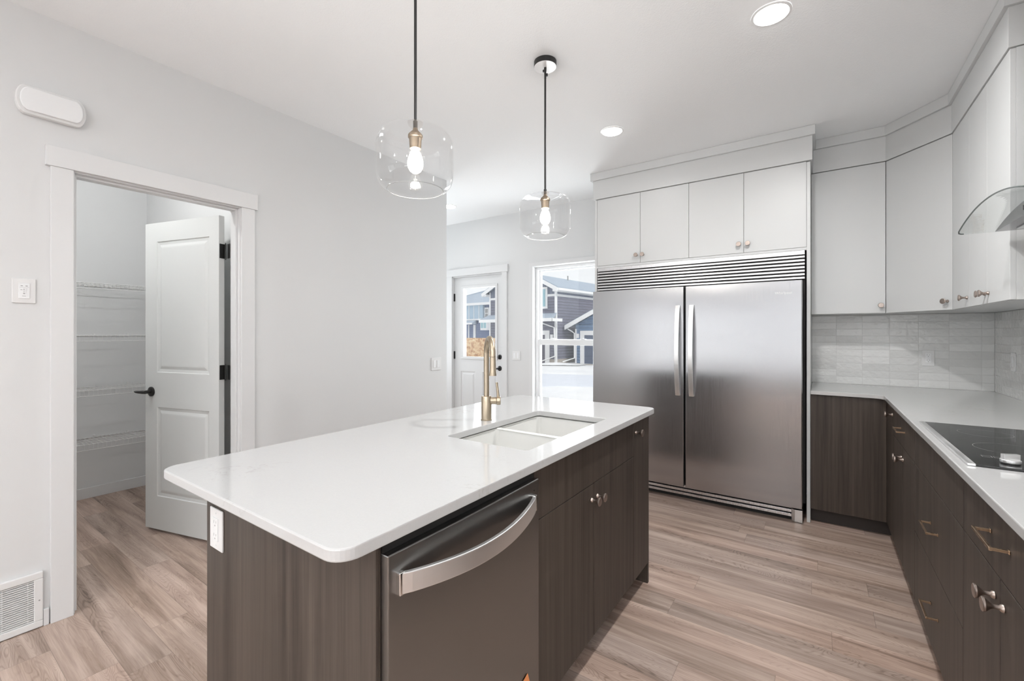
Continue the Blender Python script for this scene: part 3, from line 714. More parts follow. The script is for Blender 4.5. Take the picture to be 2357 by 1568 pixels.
yy0, yy1 = .612, 1.140
zt_, zb_ = .826, .782
v_ = []; f_ = []
for i in range(NB+1):
    a = i/NB; y_ = yy0+(yy1-yy0)*a; out = .012+.050*math.sin(PI*a)**.8
    xo = DWX+out; dip = -.012*math.sin(PI*a)
    v_ += [(xo, y_, zt_+dip), (xo, y_, zb_+dip), (xo-.012, y_, zb_+dip), (xo-.012, y_, zt_+dip)]
for i in range(NB):
    for e in range(4): f_.append((i*4+e, i*4+(e+1)%4, (i+1)*4+(e+1)%4, (i+1)*4+e))
f_ += [(0,1,2,3), tuple(NB*4+e for e in (3,2,1,0))]
m.add(v_, f_)
hdl = m.build('bar_handle', M['handle'], dw, .002)
box('handle_end_cap', M['chrome'], hdl, DWX, DWX+.013, yy0-.004, yy0+.010, zb_-.002, zt_+.002, bev=.002); box('handle_end_cap', M['chrome'], hdl, DWX, DWX+.013, yy1-.010, yy1+.004, zb_-.002, zt_+.002, bev=.002)
MB().lathe([(.0022,0),(.0022,.0006)], (DWX+.0006, 1.145, .838), (1,0,0), 10).build('indicator_dot', M['black'], dw)
mm = MB(); q0 = Vector((DWX+.0042, 1.085, .268)); r45 = math.radians(20)
def rot(a, b): return (q0.x, q0.y+a*cos(r45)-b*sin(r45), q0.z+a*sin(r45)+b*cos(r45))
stk = MB().prism([rot(-.03,-.03), rot(.03,-.03), rot(.03,.03), rot(-.03,.03)], (.0005,0,0)).build('sticker', M['sticker'], dw)
st2 = MB()
for kx in (-.012, 0, .012): st2.prism([(p_[0]+.0005, p_[1], p_[2]) for p_ in (rot(kx-.002,-.02), rot(kx+.002,-.02), rot(kx+.002,.012), rot(kx-.002,.012))], (.0002,0,0))
st2.build('sticker_print', M['plastic'], stk)

outlet('white power outlet on the near end panel of the island', (-1.469, IY0, .737), (1,0,0), (0,-1,0), .082, .120)

# ------------------------------------------------------------------ refrigerator and surround
SY = 3.70
sr = thing('refrigerator_surround', 'white panel surround with crown around the twin refrigerator', 'cabinet surround', (-.85, SY, 0))
box('side_panel', M['cabinet'], sr, -.067, -.0455, SY, YB-.001, .001, 2.515, bev=.001)
box('side_panel', M['cabinet'], sr, -1.660, -1.640, SY, YB-.001, .001, 2.515, bev=.001)
box('frieze', M['cabinet'], sr, -1.672, -.034, SY-.012, YB-.001, 2.523, 2.690, bev=.001)
box('crown', M['cabinet'], sr, -1.692, -.018, SY-.030, YB-.001, 2.690, ZC-.001, bev=.001)
box('bottom_rail', M['cabinet'], sr, -1.640, -.067, SY, SY+.02, 1.902, 1.921, bev=.001)
def over(label, x0, x1, split, kn):
    c = thing('wall_cabinet', label, 'cabinet', ((x0+x1)/2, SY, 1.92), 'cabinets over the refrigerator')
    box('cabinet_body', M['dark'], c, x0+.001, x1-.001, SY+.024, YB-.002, 1.923, 2.519)
    for a, b_, k_ in ((x0, split, kn[0]), (split, x1, kn[1])):
        d = MB().box(a+.0013, b_-.0013, SY+.002, SY+.021, 1.9235, 2.5195).build('cabinet_door', M['cabinet'], c, .0008)
        knob(d, (k_, SY+.002, 1.986), (0,-1,0))
    return c
over('left two-door cabinet above the refrigerator', -1.640, -.851, -1.246, (-1.275, -1.220))
over('right two-door cabinet above the refrigerator', -.851, -.067, -.459, (-.490, -.430))

FY = 3.575
fr = thing('refrigerator', 'stainless steel twin-door column refrigerator with two long handles', 'refrigerator', (-.853, FY, 0))
box('fridge_body', M['dark'], fr, -1.632, -.075, SY+.022, YB-.01, .12, 1.898)
def fdoor(x0, x1, hx):
    m = MB(); N = 14; bow = .009
    pts = [(x0, FY+.078), (x0, FY+.006)]+[(x0+.003+(x1-x0-.006)*i/N, FY-bow*math.sin(PI*i/N)) for i in range(N+1)]+[(x1, FY+.006), (x1, FY+.078)]
    d = m.prism([(a, b_, .122) for a, b_ in pts], (0,0,1.560)).build('fridge_door', M['steel'], fr, .002)
    for p_ in d.data.polygons: p_.use_smooth = True
    d.data.set_sharp_from_angle(angle=math.radians(30))
    h = MB(); v_ = []; f_ = []; NB = 20
    for i in range(NB+1):
        a = i/NB; z = .833+(1.537-.833)*a; out = .014+.042*math.sin(PI*a)**.75; y_ = FY-.004-out
        v_ += [(hx-.0165, y_, z), (hx+.0165, y_, z), (hx+.0165, y_+.013, z), (hx-.0165, y_+.013, z)]
    for i in range(NB):
        for e in range(4): f_.append((i*4+e, i*4+(e+1)%4, (i+1)*4+(e+1)%4, (i+1)*4+e))
    f_ += [(0,1,2,3), tuple(NB*4+e for e in (3,2,1,0))]
    h.add(v_, f_)
    for z in (.836, 1.520): h.box(hx-.012, hx+.012, FY-.012, FY-.0005, z, z+.014)
    hh = h.build('door_handle', M['handle'], d, .002); return d
fdoor(-1.624, -.860, -.902); rd = fdoor(-.848, -.089, -.800)
box('door_gasket', M['dark'], fr, -1.628, -.0885, FY+.079, SY+.021, .125, 1.68)
# top grille
gr = MB(); GX0, GX1 = -1.632, -.078
gr.box(GX0, GX1, SY-.004, SY+.016, 1.872, 1.9005)
n = 7; z1_ = 1.866; pitch = .0247
for i in range(n):
    zt_ = z1_-i*pitch
    gr.add([(GX0, SY+.012, zt_), (GX0, SY-.006, zt_-.004), (GX0, SY-.006, zt_-.0165), (GX0, SY+.012, zt_-.0185),
            (GX1, SY+.012, zt_), (GX1, SY-.006, zt_-.004), (GX1, SY-.006, zt_-.0165), (GX1, SY+.012, zt_-.0185)],
           [(0,1,2,3),(4,7,6,5),(0,4,5,1),(1,5,6,2),(2,6,7,3),(3,7,4,0)])
gr.build('top_grille', M['alu'], fr, .001)
box('grille_shadow_box', M['dark'], fr, GX0, GX1, SY+.013, SY+.0215, 1.70, 1.8995)
gr = MB()
for i in range(3):
    zt_ = .112-i*.030
    gr.add([(GX0, SY-.012, zt_), (GX0, SY-.034, zt_-.004), (GX0, SY-.034, zt_-.023), (GX0, SY-.012, zt_-.026),
            (-.155, SY-.012, zt_), (-.155, SY-.034, zt_-.004), (-.155, SY-.034, zt_-.023), (-.155, SY-.012, zt_-.026)],
           [(0,1,2,3),(4,7,6,5),(0,4,5,1),(1,5,6,2),(2,6,7,3),(3,7,4,0)])
gr.build('toe_grille', M['alu'], fr, .001)
box('toe_box', M['dark'], fr, GX0, -.156, SY-.011, SY+.1, .0, .118)
MB().prism([(-.155, SY-.034, .001), (-.135, SY-.048, .001), (-.090, SY-.048, .001), (-.090, SY, .001), (-.155, SY, .001)], (0,0,.085)).build('corner_foot', M['handle'], fr, .002)
# lettering on the right door
def text(txt, size, loc, rot_, mat, name, parent, ext=.0003):
    cu = bpy.data.curves.new(name, 'FONT'); cu.body = txt; cu.size = size; cu.extrude = ext; cu.align_x = 'CENTER'
    to = bpy.data.objects.new('tmp', cu); C.objects.link(to)
    dg = bpy.context.evaluated_depsgraph_get(); me = bpy.data.meshes.new_from_object(to.evaluated_get(dg))
    bpy.data.objects.remove(to); me.name = name; me.materials.clear(); me.materials.append(mat)
    o = bpy.data.objects.new(name, me); C.objects.link(o); o.parent = parent; o.location = Vector(loc)-WP(parent); o.rotation_euler = rot_
    return o
text('Whirlpool', .024, (-.198, FY-.0062, 1.590), (PI/2, 0, .016), M['chrome'], 'lettering', rd)

# ------------------------------------------------------------------ perimeter base cabinets
BX = .360       # door faces of the right-hand run
BY = 3.690      # face of the back run
def fneg(parent, name, y0, y1, z0, z1, g=.0015): return MB().box(BX, BX+FT, y0+g, y1-g, z0+g, z1-g).build(name, M['wood'], parent, .001)
def base(label, y0, y1, grp='base cabinets on the cooktop run'):
    c = thing('base_cabinet', label, 'cabinet', (BX, (y0+y1)/2, 0), grp)
    box('carcass', M['carcass'], c, BX+FT+.002, XW-.002, y0+.0008, y1-.0008, .106, CB-.002)
    box('toe_kick', M['toe'], c, BX+.075, BX+.09, y0+.0008, y1-.0008, .001, .105)
    return c
ZD = .727; ZT = CB-.004; ZB = .104
c = thing('base_cabinet', 'plain dark end cabinet between the refrigerator and the corner', 'cabinet', (.15, BY, 0), 'base cabinets on the cooktop run')
box('carcass', M['toe'], c, -.044, BX+FT-.001, BY+FT+.002, YB-.002, .106, CB-.002)
MB().box(-.044, BX-.001, BY, BY+FT, ZB, ZT).build('front_panel', M['wood'], c, .001)
box('toe_kick', M['toe'], c, -.044, BX+.09, BY+.075, BY+.09, .001, .105)
c = base('narrow dark corner base cabinet with one knob', 3.375, BY)
d = fneg(c, 'cabinet_door', 3.375, BY, ZB, ZT); knob(d, (BX, 3.400, .840), (-1,0,0))
c = base('dark base cabinet with a drawer over two doors, beyond the cooktop', 2.690, 3.375)
d = fneg(c, 'drawer_front', 2.690, 3.375, ZD, ZT); pull(d, BX, 3.030, .815)
d = fneg(c, 'cabinet_door', 3.035, 3.375, ZB, ZD); knob(d, (BX, 3.066, .667), (-1,0,0))
d = fneg(c, 'cabinet_door', 2.690, 3.035, ZB, ZD); knob(d, (BX, 3.005, .667), (-1,0,0))
c = base('dark drawer cabinet directly under the cooktop', 1.875, 2.690)
fneg(c, 'false_drawer_front', 1.875, 2.690, ZD, ZT)
d = fneg(c, 'drawer_front', 1.875, 2.690, .422, ZD); pull(d, BX, 2.276, .580)
d = fneg(c, 'drawer_front', 1.875, 2.690, ZB, .422); pull(d, BX, 2.276, .268)
c = base('dark base cabinet with drawer and two knobs, nearest the camera', 1.210, 1.875)
d = fneg(c, 'drawer_front', 1.210, 1.875, ZD, ZT); pull(d, BX, 1.545, .818, .135)
d = fneg(c, 'cabinet_door', 1.5435, 1.875, ZB, ZD); knob(d, (BX, 1.580, .670), (-1,0,0))
d = fneg(c, 'cabinet_door', 1.210, 1.5435, ZB, ZD); knob(d, (BX, 1.513, .670), (-1,0,0))

# L-shaped worktop
cx_ = BX-.018
poly = [(-.0445, YB-.001), (-.0445, 3.668)]+[(a, b_) for a, b_ in arc(cx_-.05, 3.668-.05, .05, 90, 0, 8)][0:]+[(cx_, 1.195), (XW-.001, 1.195), (XW-.001, YB-.001)]
o = MB().prism([(a, b_, CB) for a, b_ in poly], (0,0,CT-CB)).build('perimeter_worktop', M['quartz'], None, .003)
o.modifiers['bevel'].angle_limit = math.radians(60)
tag(o, 'white quartz L-shaped worktop running from the refrigerator round the corner', 'worktop')

# backsplash
TZ = 1.458
o = MB().box(-.0445, XW-.0085, YB-.008, YB-.0002, CT+.0003, TZ).build('tile_backsplash', M['tile_x']); tag(o, 'glossy pale grey stacked tiles on the back wall', 'backsplash')
m = MB(); m.box(XW-.008, XW-.0002, 1.21, YB-.0085, CT+.0003, TZ); m.box(XW-.008, XW-.0002, 1.79, 2.686, TZ, 2.68)
o = m.build('tile_backsplash', M['tile_y']); tag(o, 'glossy pale grey stacked tiles on the right wall behind the cooktop', 'backsplash')
outlet('white outlet on the tiled back wall', (.650, YB-.008, 1.140), (1,0,0), (0,-1,0), .068, .114)
switch_plate('white single switch on the tiled right wall', (XW-.008, 3.962, 1.143), (0,-1,0), (-1,0,0), 1, .075, .114)

# cooktop
ck = thing('cooktop', 'black glass electric cooktop with a steel edge strip', 'cooktop', (.64, 2.245, CT))
ky0, ky1, kx0, kx1 = 1.862, 2.628, .366, .905
MB().box(kx0+.019, kx1, ky0, ky1, CT+.0003, CT+.0075).build('glass_top', M['ceran'], ck, .0015)
MB().box(kx0, kx0+.019, ky0, ky1, CT+.0003, CT+.0078).build('edge_strip', M['handle'], ck, .0015)
m = MB()
zt_ = CT+.0076
def rl(x0, x1, y0, y1, w): 
    for q in ((x0, x1, y0, y0+w), (x0, x1, y1-w, y1), (x0, x0+w, y0, y1), (x1-w, x1, y0, y1)): m.box(*q, zt_, zt_+.0003)
rl(.425, .448, 1.985, 2.008, .0012); rl(.452, .475, 1.985, 2.008, .0012)
m.build('printed_marks', M['plastic_gray'], ck); m = MB()
rl(.525, .548, 1.985, 2.008, .0012); rl(.552, .575, 1.985, 2.008, .0012)
m.build('printed_marks', M['plastic_gray'], ck)
for (a, b_, r_) in ((.53, 2.16, .09), (.53, 2.45, .075), (.77, 2.16, .075), (.77, 2.45, .10)):
    nseg = 48; m = MB()
    for i in range(nseg):
        a0, a1 = 2*PI*i/nseg, 2*PI*(i+1)/nseg
        m.add([(a+r_*cos(a0), b_+r_*sin(a0), zt_+.0001), (a+(r_+.0012)*cos(a0), b_+(r_+.0012)*sin(a0), zt_+.0001), (a+(r_+.0012)*cos(a1), b_+(r_+.0012)*sin(a1), zt_+.0001), (a+r_*cos(a1), b_+r_*sin(a1), zt_+.0001)], [(0,1,2,3)])
    m.build('burner_ring', M['plastic_gray'], ck)
for kx in (.470, .575, .680, .785):
    m = MB(); m.lathe([(.0215,.0025),(.0215,.004),(.0225,.005),(.0225,.012),(.0195,.0135),(.001,.0135)], (kx, 1.925, CT+.0075), (0,0,1), 32)
    a_ = math.radians(25); dx_ = (cos(a_), sin(a_)); dy_ = (-sin(a_), cos(a_))
    m.obox((kx, 1.925), dx_, dy_, -.0205, .0205, -.0065, .0065, CT+.020, CT+.036)
    kb = m.build('control_knob', M['handle'], ck, .0012)
    MB().lathe([(.0205,0),(.0205,.0026)], (kx, 1.925, CT+.0076), (0,0,1), 28).build('knob_shadow_ring', M['black'], kb)

# ------------------------------------------------------------------ upper cabinets
UZ0, UZ1 = 1.460, 2.515
UX = .660; UY = 4.000
def ucab(label, loc): return thing('wall_cabinet', label, 'cabinet', loc, 'white wall cabinets along the corner')
c = ucab('single-door white wall cabinet right of the refrigerator', (.17, UY, UZ0))
box('cabinet_body', M['cabinet'], c, -.0445, .3845, UY+.020, YB-.001, UZ0, UZ1)
d = MB().box(-.043, .3840, UY, UY+.0185, UZ0+.001, UZ1-.002).build('cabinet_door', M['cabinet'], c, .001); knob(d, (.357, UY, 1.513), (0,-1,0), sc=.95)
c = ucab('angled corner wall cabinet in white', (.52, 3.9, UZ0))
P0 = Vector((.3865, UY)); P1 = Vector((UX, 3.670)); dd = (P1-P0).normalized(); dn = Vector((-dd.y, dd.x)); dn = dn if dn.x > 0 else -dn
q0 = P0+dn*.02; q1 = P1+dn*.02
MB().prism([(a, b_, UZ0) for a, b_ in ((.3865, YB-.001), (.3865, q0.y+.004), (q0.x, q0.y), (q1.x, q1.y), (UX+.02, 3.6705), (XW-.001, 3.6705), (XW-.001, YB-.001))], (0,0,UZ1-UZ0)).build('cabinet_body', M['cabinet'], c)
L_ = (P1-P0).length
d = MB().obox(P0, dd, dn, .0012, L_-.0012, 0, .0185, UZ0+.001, UZ1-.002).build('cabinet_door', M['cabinet'], c, .001)
kp = P0+dd*(L_*.945-.004); knob(d, (kp.x, kp.y, 1.513), (-dn.x, -dn.y, 0), sc=.95)
c = ucab('narrow white wall cabinet just right of the angled corner', (UX, 3.5, UZ0))
box('cabinet_body', M['cabinet'], c, UX+.0186, XW-.001, 3.321, 3.669, UZ0, UZ1)
d = MB().box(UX, UX+.0185, 3.3212, 3.669, UZ0+.001, UZ1-.002).build('cabinet_door', M['cabinet'], c, .001); knob(d, (UX, 3.350, 1.511), (-1,0,0), sc=.95)
c = ucab('two-door white wall cabinet nearest the range hood', (UX, 3.0, UZ0))
box('cabinet_body', M['cabinet'], c, UX+.0186, XW-.001, 2.711, 3.320, UZ0, UZ1, bev=.001)
d = MB().box(UX, UX+.0185, 3.0162, 3.320, UZ0+.001, UZ1-.002).build('cabinet_door', M['cabinet'], c, .001); knob(d, (UX, 3.041, 1.509), (-1,0,0), sc=.95)
d = MB().box(UX, UX+.0185, 2.711, 3.0148, UZ0+.001, UZ1-.002).build('cabinet_door', M['cabinet'], c, .001); knob(d, (UX, 2.989, 1.509), (-1,0,0), sc=.95)
# fascia and crown following the run
cr = thing('cabinet_crown', 'white fascia and crown boards above the corner wall cabinets', 'crown moulding', (.5, 3.8, UZ1))
def run(off, z0, z1, name, bev):
    a = P0+Vector((0, -off)); 
    # offset the two corner points outwards along their mitres
    n1 = Vector((0,-1)); n2 = Vector((-dn.x, -dn.y)); n3 = Vector((-1,0))
    m1 = (n1+n2).normalized(); m2 = (n2+n3).normalized()
    c1 = P0+m1*(off/m1.dot(n1)); c2 = P1+m2*(off/m2.dot(n3))
    ye = 2.711-off if off > 0 else 2.711
    loop = [(-.0330 if z0 < 2.6 else -.0165, YB-.001), (-.0330 if z0 < 2.6 else -.0165, UY-off), (c1.x, c1.y), (c2.x, c2.y), (UX-off, ye), (XW-.001, ye), (XW-.001, YB-.001)]
    MB().prism([(x_, y_, z0) for x_, y_ in loop], (0,0,z1-z0)).build(name, M['cabinet'], cr, bev)
run(.006, UZ1+.003, 2.688, 'fascia_board', .001)
run(.022, 2.6885, ZC-.001, 'crown_board', .001)

# ------------------------------------------------------------------ range hood
hc = 2.310; hh_ = .388
hd_ = thing('range_hood', 'range hood with an arched clear glass canopy above the cooktop at the right edge', 'range hood', (.99, hc, 1.748))
def az(y): return 1.803-.055*((y-hc)/hh_)**2
v_ = []; N = 28; tk = .006
def plan_x(y):   # front edge of the glass with rounded far/near corners
    r = .02; d_ = hh_-abs(y-hc)
    return .500+(r-math.sqrt(max(0, r*r-(r-d_)**2)) if d_ < r else 0)
ys = [hc-hh_+2*hh_*i/N for i in range(N+1)]; ys = sorted(set(ys+[hc-hh_+.002, hc-hh_+.008, hc+hh_-.002, hc+hh_-.008]))
for y in ys: z = az(y); v_ += [(plan_x(y), y, z), (XW-.009, y, z), (XW-.009, y, z+tk), (plan_x(y), y, z+tk)]
f_ = []; nn_ = len(ys)
for i in range(nn_-1):
    for e in range(4): f_.append((i*4+e, i*4+(e+1)%4, (i+1)*4+(e+1)%4, (i+1)*4+e))
f_ += [(0,1,2,3), tuple((nn_-1)*4+e for e in (3,2,1,0))]
MB().add(v_, f_).build('glass_canopy', M['hoodglass'], hd_)
# tinted polished front edge of the glass
m = MB(); m.tube([(plan_x(y)-.0006, y, az(y)+tk/2) for y in ys], .0027, 8); m.build('glass_edge', paint('glass_edge_green', (.10,.12,.115), .15, 30, 0, .01), hd_, smooth=True)
ys2 = [hc-.384+2*.384*i/N for i in range(N+1)]
lp = [(.613, y, az(y)-.001) for y in ys2]+[(.613, ys2[-1], az(ys2[-1])-.003), (.613, ys2[0], az(ys2[0])-.003)]
m = MB(); m.prism([(.613, y, az(y)-.0008) for y in ys2], (XW-.009-.613, 0, 0)); m.build('hood_body', M['steel'], hd_)
box('filter_panel', M['alu'], hd_, .66, .95, hc-.33, hc+.33, 1.743, 1.7475)
for i in range(5): box('control_button', M['black'], hd_, .6105, .6128, hc-.06+i*.027, hc-.045+i*.027, 1.768, 1.784)
box('chimney', M['steel'], hd_, .725, XW-.009, hc-.125, hc+.125, 1.8045, ZC-.001, bev=.001)

# ------------------------------------------------------------------ pendants
def make_pendant(px, py, label, lamp_w):
    s = thing('pendant_light', label, 'pendant light', (px, py, ZC), 'glass pendants over the island')
    MB().lathe([(.0595,0),(.0595,-.028)], (px, py, ZC-.0005), (0,0,1), 48).build('canopy', M['black'], s, .001)
    pl = MB().lathe([(.0585,-.0290),(.0585,-.0305)], (px, py, ZC), (0,0,1), 48).build('canopy_plate', paint('canopy_plate_white', (.80,.80,.80), .12, 30, 0, .0), s)
    m = MB(); m.cyl((px, py, ZC-.031), (px, py, ZC-.052), .0065); m.box(px-.014, px-.004, py-.004, py+.004, ZC-.052, ZC-.040)
    m.cyl((px, py, ZC-.052), (px, py, ZC-.092), .0055); m.box(px+.003, px+.014, py-.004, py+.004, ZC-.080, ZC-.066)
    m.build('swivel', M['black'], s, .001)
    MB().cyl((px, py, ZC-.09), (px, py, 2.080), .0052, 14).build('rod', M['black'], s, smooth=True)
    MB().lathe([(.0078,0),(.0078,.028),(.0055,.030)], (px, py, 2.052), (0,0,1), 20).build('coupler', M['black'], s, smooth=True)
    MB().lathe([(.008,.052),(.010,.044),(.024,.030),(.026,.026),(.026,.018),(.0225,.016),(.0205,-.012),(.0195,-.022),(.001,-.022)], (px, py, 2.003), (0,0,1), 28).build('socket', M['brass'], s, smooth=True)
    R_ = .136; prof = [(.012, 2.048), (.050, 2.047), (.092, 2.042), (.118, 2.031), (.131, 2.012), (R_, 1.988), (R_, 1.950), (R_, 1.895), (.1335, 1.872), (.125, 1.852), (.112, 1.839), (.099, 1.832)]
    # subdivide profile smoothly
    pr = []
    for i in range(len(prof)-1):
        p0 = prof[max(i-1,0)]; p1 = prof[i]; p2 = prof[i+1]; p3 = prof[min(i+2,len(prof)-1)]
        for k in range(4):
            u = k/4; f3 = lambda a, b, c_, d_: .5*((2*b)+(-a+c_)*u+(2*a-5*b+4*c_-d_)*u*u+(-a+3*b-3*c_+d_)*u**3)
            pr.append((f3(p0[0],p1[0],p2[0],p3[0]), f3(p0[1],p1[1],p2[1],p3[1])))
    pr.append(prof[-1])
    MB().lathe(pr, (px, py, 0), (0,0,1), 72, False).build('glass_shade', M['shade'], s, smooth=True)
    MB().tube([(px+.099*cos(2*PI*i/64), py+.099*sin(2*PI*i/64), 1.832) for i in range(65)], .0013, 8, False).build('shade_rim', paint('rim_glass', (.45,.46,.46), .1, 30, 0, .0), s, smooth=True)
    b = MB().lathe([(.012,0),(.014,-.010),(.021,-.024),(.0265,-.040),(.0285,-.055),(.0265,-.070),(.0195,-.083),(.010,-.090),(.0005,-.092)], (px, py, 1.984), (0,0,1), 32, False).build('bulb', M['bulbglass'], s, smooth=True)
    m = MB()
    for k in range(4):
        a = PI/4+k*PI/2; m.cyl((px+.004*cos(a), py+.004*sin(a), 1.966), (px+.011*cos(a), py+.011*sin(a), 1.908), .0014, 8)
    m.cyl((px, py, 1.98), (px, py, 1.905), .001, 6)
    m.build('filament', M['filament'], b)
    L = light('pendant_glow', 'POINT', (px, py, 1.935), lamp_w, .022, color=(1,.95,.88)); L.location = Vector((px, py, 1.935))-WP(s); L.parent = s
make_pendant(-1.187, 1.099, 'near glass drum pendant, hanging above the closer half of the island', 7.5)
make_pendant(-1.187, 2.014, 'far glass drum pendant with its round ceiling canopy in view', 7.5)

# ------------------------------------------------------------------ recessed lights
def downlight(x, y, label, wt_=12):
    s = thing('recessed_light', label, 'recessed light', (x, y, ZC), 'recessed ceiling lights')
    MB().lathe([(.080,-.0005),(.080,-.004),(.070,-.006),(.068,-.0035)], (x, y, ZC), (0,0,1), 40, False).build('trim_ring', M['plastic'], s, smooth=True)
    MB().lathe([(.0685,-.0035),(.060,-.010),(.040,-.014),(.001,-.016)], (x, y, ZC), (0,0,1), 40, False).build('lens', M['led'], s, smooth=True)
    L = light('downlight_beam', 'AREA', (x, y, ZC-.018), wt_, .12, color=(1,.99,.98)); L.location = (0,0,-.018); L.parent = s
    L.data.spread = math.radians(170)
downlight(-.174, 2.293, 'large bright recessed ceiling light nearest the wall cabinets', 24)
downlight(-1.204, 2.978, 'small recessed ceiling light in front of the refrigerator', 1.6)
downlight(-3.429, 3.692, 'distant recessed ceiling light in the back hall', 1)
s = thing('flush_ceiling_light', 'small flush ceiling light inside the pantry', 'ceiling light', (-3.45, .30, ZC))
MB().lathe([(.07,-.0005),(.07,-.018),(.062,-.022)], (-3.45, .30, ZC), (0,0,1), 32, False).build('trim_ring', M['plastic'], s, smooth=True)
MB().lathe([(.061,-.022),(.05,-.036),(.02,-.044),(.001,-.045)], (-3.45, .30, ZC), (0,0,1), 32, False).build('lens', M['led'], s, smooth=True)
L = light('pantry_lamp', 'POINT', (-3.45, .30, ZC), 25, .03, color=(1,.99,.97)); L.location = (0,0,-.08); L.parent = s
for x, y in ((-.174, .6), (-.174, -1.2), (-1.7, -1.2), (-1.7, -3.0), (-.174, -3.0), (2.2, -1.2), (2.2, -3.0)):  # unseen ceiling lights added to raise the room light
    downlight(x, y, 'added recessed ceiling light behind the view', 5 if y > 0 else 4)

# ------------------------------------------------------------------ outdoors
GZ = -.75
m = MB(); m.box(-90, 60, YB+.2, 130, GZ-.3, GZ); struct(m.build('floor_outside_snow', M['snow']))
m = MB(); m.box(-60, 40, -80, YR-.3, GZ-.3, GZ); struct(m.build('floor_rear_snow', M['snow']))
# melted ice sheet and strip of bare gravel
tag(MB().prism([(-11.66,19.05,GZ), (-8.95,19.9,GZ), (-7.10,15.65,GZ), (-7.9,15.3,GZ), (-8.84,14.45,GZ), (-10.2,14.3,GZ), (-12.4,17.0,GZ)], (0,0,.02)).build('ice_sheet', M['tarp']), 'pale blue sheet of ice lying in the snow beyond the window', 'ice')
tag(MB().prism([(-19.6,22.9,GZ), (-14.4,25.4,GZ), (-12.9,26.0,GZ), (-9.5,26.6,GZ), (-13.6,26.55,GZ), (-14.8,25.0,GZ), (-20.6,25.6,GZ)], (0,0,.03)).build('gravel_strip', M['gravel']), 'strip of bare ground at the foot of the grey house', 'ground')
# snow drift and splash blocks
m = MB()
rnd = random.Random(4)
V_ = []; F_ = []; NX, NY = 22, 8
for i in range(NX+1):
    for k in range(NY+1):
        a, b_ = i/NX, k/NY; h_ = math.sin(PI*b_)*(.05+.10*abs(math.sin(7*a)))*math.sin(PI*a)**.5+rnd.uniform(0,.015)
        V_.append((-16.9+4.6*a, 22.8+2.2*a+1.2*b_, GZ+.034+h_))
for i in range(NX):
    for k in range(NY): q = i*(NY+1)+k; F_.append((q, q+NY+1, q+NY+2, q+1))
m.add(V_, F_); tag(m.build('snow_drift', M['snow'], smooth=True), 'low snow drift in front of the grey house', 'snow')

def house(name, label, O, ax):
    """frame: a along the front (to the left of O when negative), b away from the viewer"""
    ax = Vector(ax).normalized(); by = Vector((-ax.y, ax.x)); by = by if by.y > 0 else -by
    t_ = thing(name, label, 'house', (O[0], O[1], GZ))
    def bx(nm, mat, a0, a1, b0, b1, z0, z1, par=None): return MB().obox(O, ax, by, a0, a1, b0, b1, z0, z1).build(nm, mat, par or t_)
    def pr(nm, mat, pts, off_b, par=None, a=None):   # pts (a, z) in the plane b=pts[0][2]
        P_ = [(O[0]+ax.x*p[0]+by.x*p[2], O[1]+ax.y*p[0]+by.y*p[2], p[1]) for p in pts]
        return MB().prism(P_, (by.x*off_b, by.y*off_b, 0)).build(nm, mat, par or t_)
    return t_, bx, pr, ax, by

# grey house: front faces the viewer, right corner at O
OA = (-14.67, 26.34)
hA, bx, pr, ax, by = house('grey_house', 'slate grey two-storey house with white trim seen through window and door glass', OA, (.995, -.10))
WA = 6.2; EZ = 4.45; RZ = 5.45+.75
bx('lower_wall', M['sidA'], -WA, 0, 0, 13, GZ, 3.86)
bx('upper_wall', M['sidA2'], -WA, 0, .01, 13, 3.86, EZ)
for g0, g1 in ((-3.15, 0), (-WA, -3.05)): pr('gable_wall', M['sidA2'], [(g0, EZ, .01), (g1, EZ, .01), ((g0+g1)/2, EZ+.80, .01)], 12.9)
bx('band_board', M['extrim'], -WA-.03, .03, -.035, 13.03, 3.84, 4.0)
bx('corner_board', M['extrim'], -.10, .035, -.04, .10, GZ, EZ)
bx('corner_board', M['extrim'], -WA-.035, -WA+.1, -.04, .10, GZ, EZ)
ov = .42
for g0, g1 in ((-3.15, 0), (-WA, -3.05)):
    mid = (g0+g1)/2; sl = .80/((g1-g0)/2)
    for e0, sgn in ((g1, 1), (g0, -1)):
        o_v = ov if (sgn > 0) == (g1 == 0) else 0
        e_a = e0+sgn*o_v; ez = EZ-o_v*sl; rz = EZ+.80
        pr('roof_slope', M['roof'], [(e_a, ez+.06, -ov), (mid, rz+.06, -ov), (mid, rz+.20, -ov), (e_a, ez+.20, -ov)], 13+2*ov)
        pr('rake_board', M['extrim'], [(e_a, ez-.14, -ov-.05), (mid, rz-.14, -ov-.05), (mid, rz+.14, -ov-.05), (e_a, ez+.14, -ov-.05)], .05)
        if o_v:
            bx('soffit', M['extrim'], min(e_a, e0), max(e_a, e0), -ov, 13+ov, ez-.10, ez+.05)
            bx('gutter', M['extrim'], min(e_a, e_a+sgn*.10), max(e_a, e_a+sgn*.10), -ov, 13+ov, ez-.04, ez+.12)
w_ = bx('window', M['extrim'], -1.95, -.70, -.07, .0, 3.02, 4.52)
bx('pane', M['exglass'], -1.80, -.85, -.09, -.06, 3.17, 4.37, w_); bx('mullion', M['extrim'], -1.66, -1.60, -.10, -.05, 3.17, 4.37, w_)
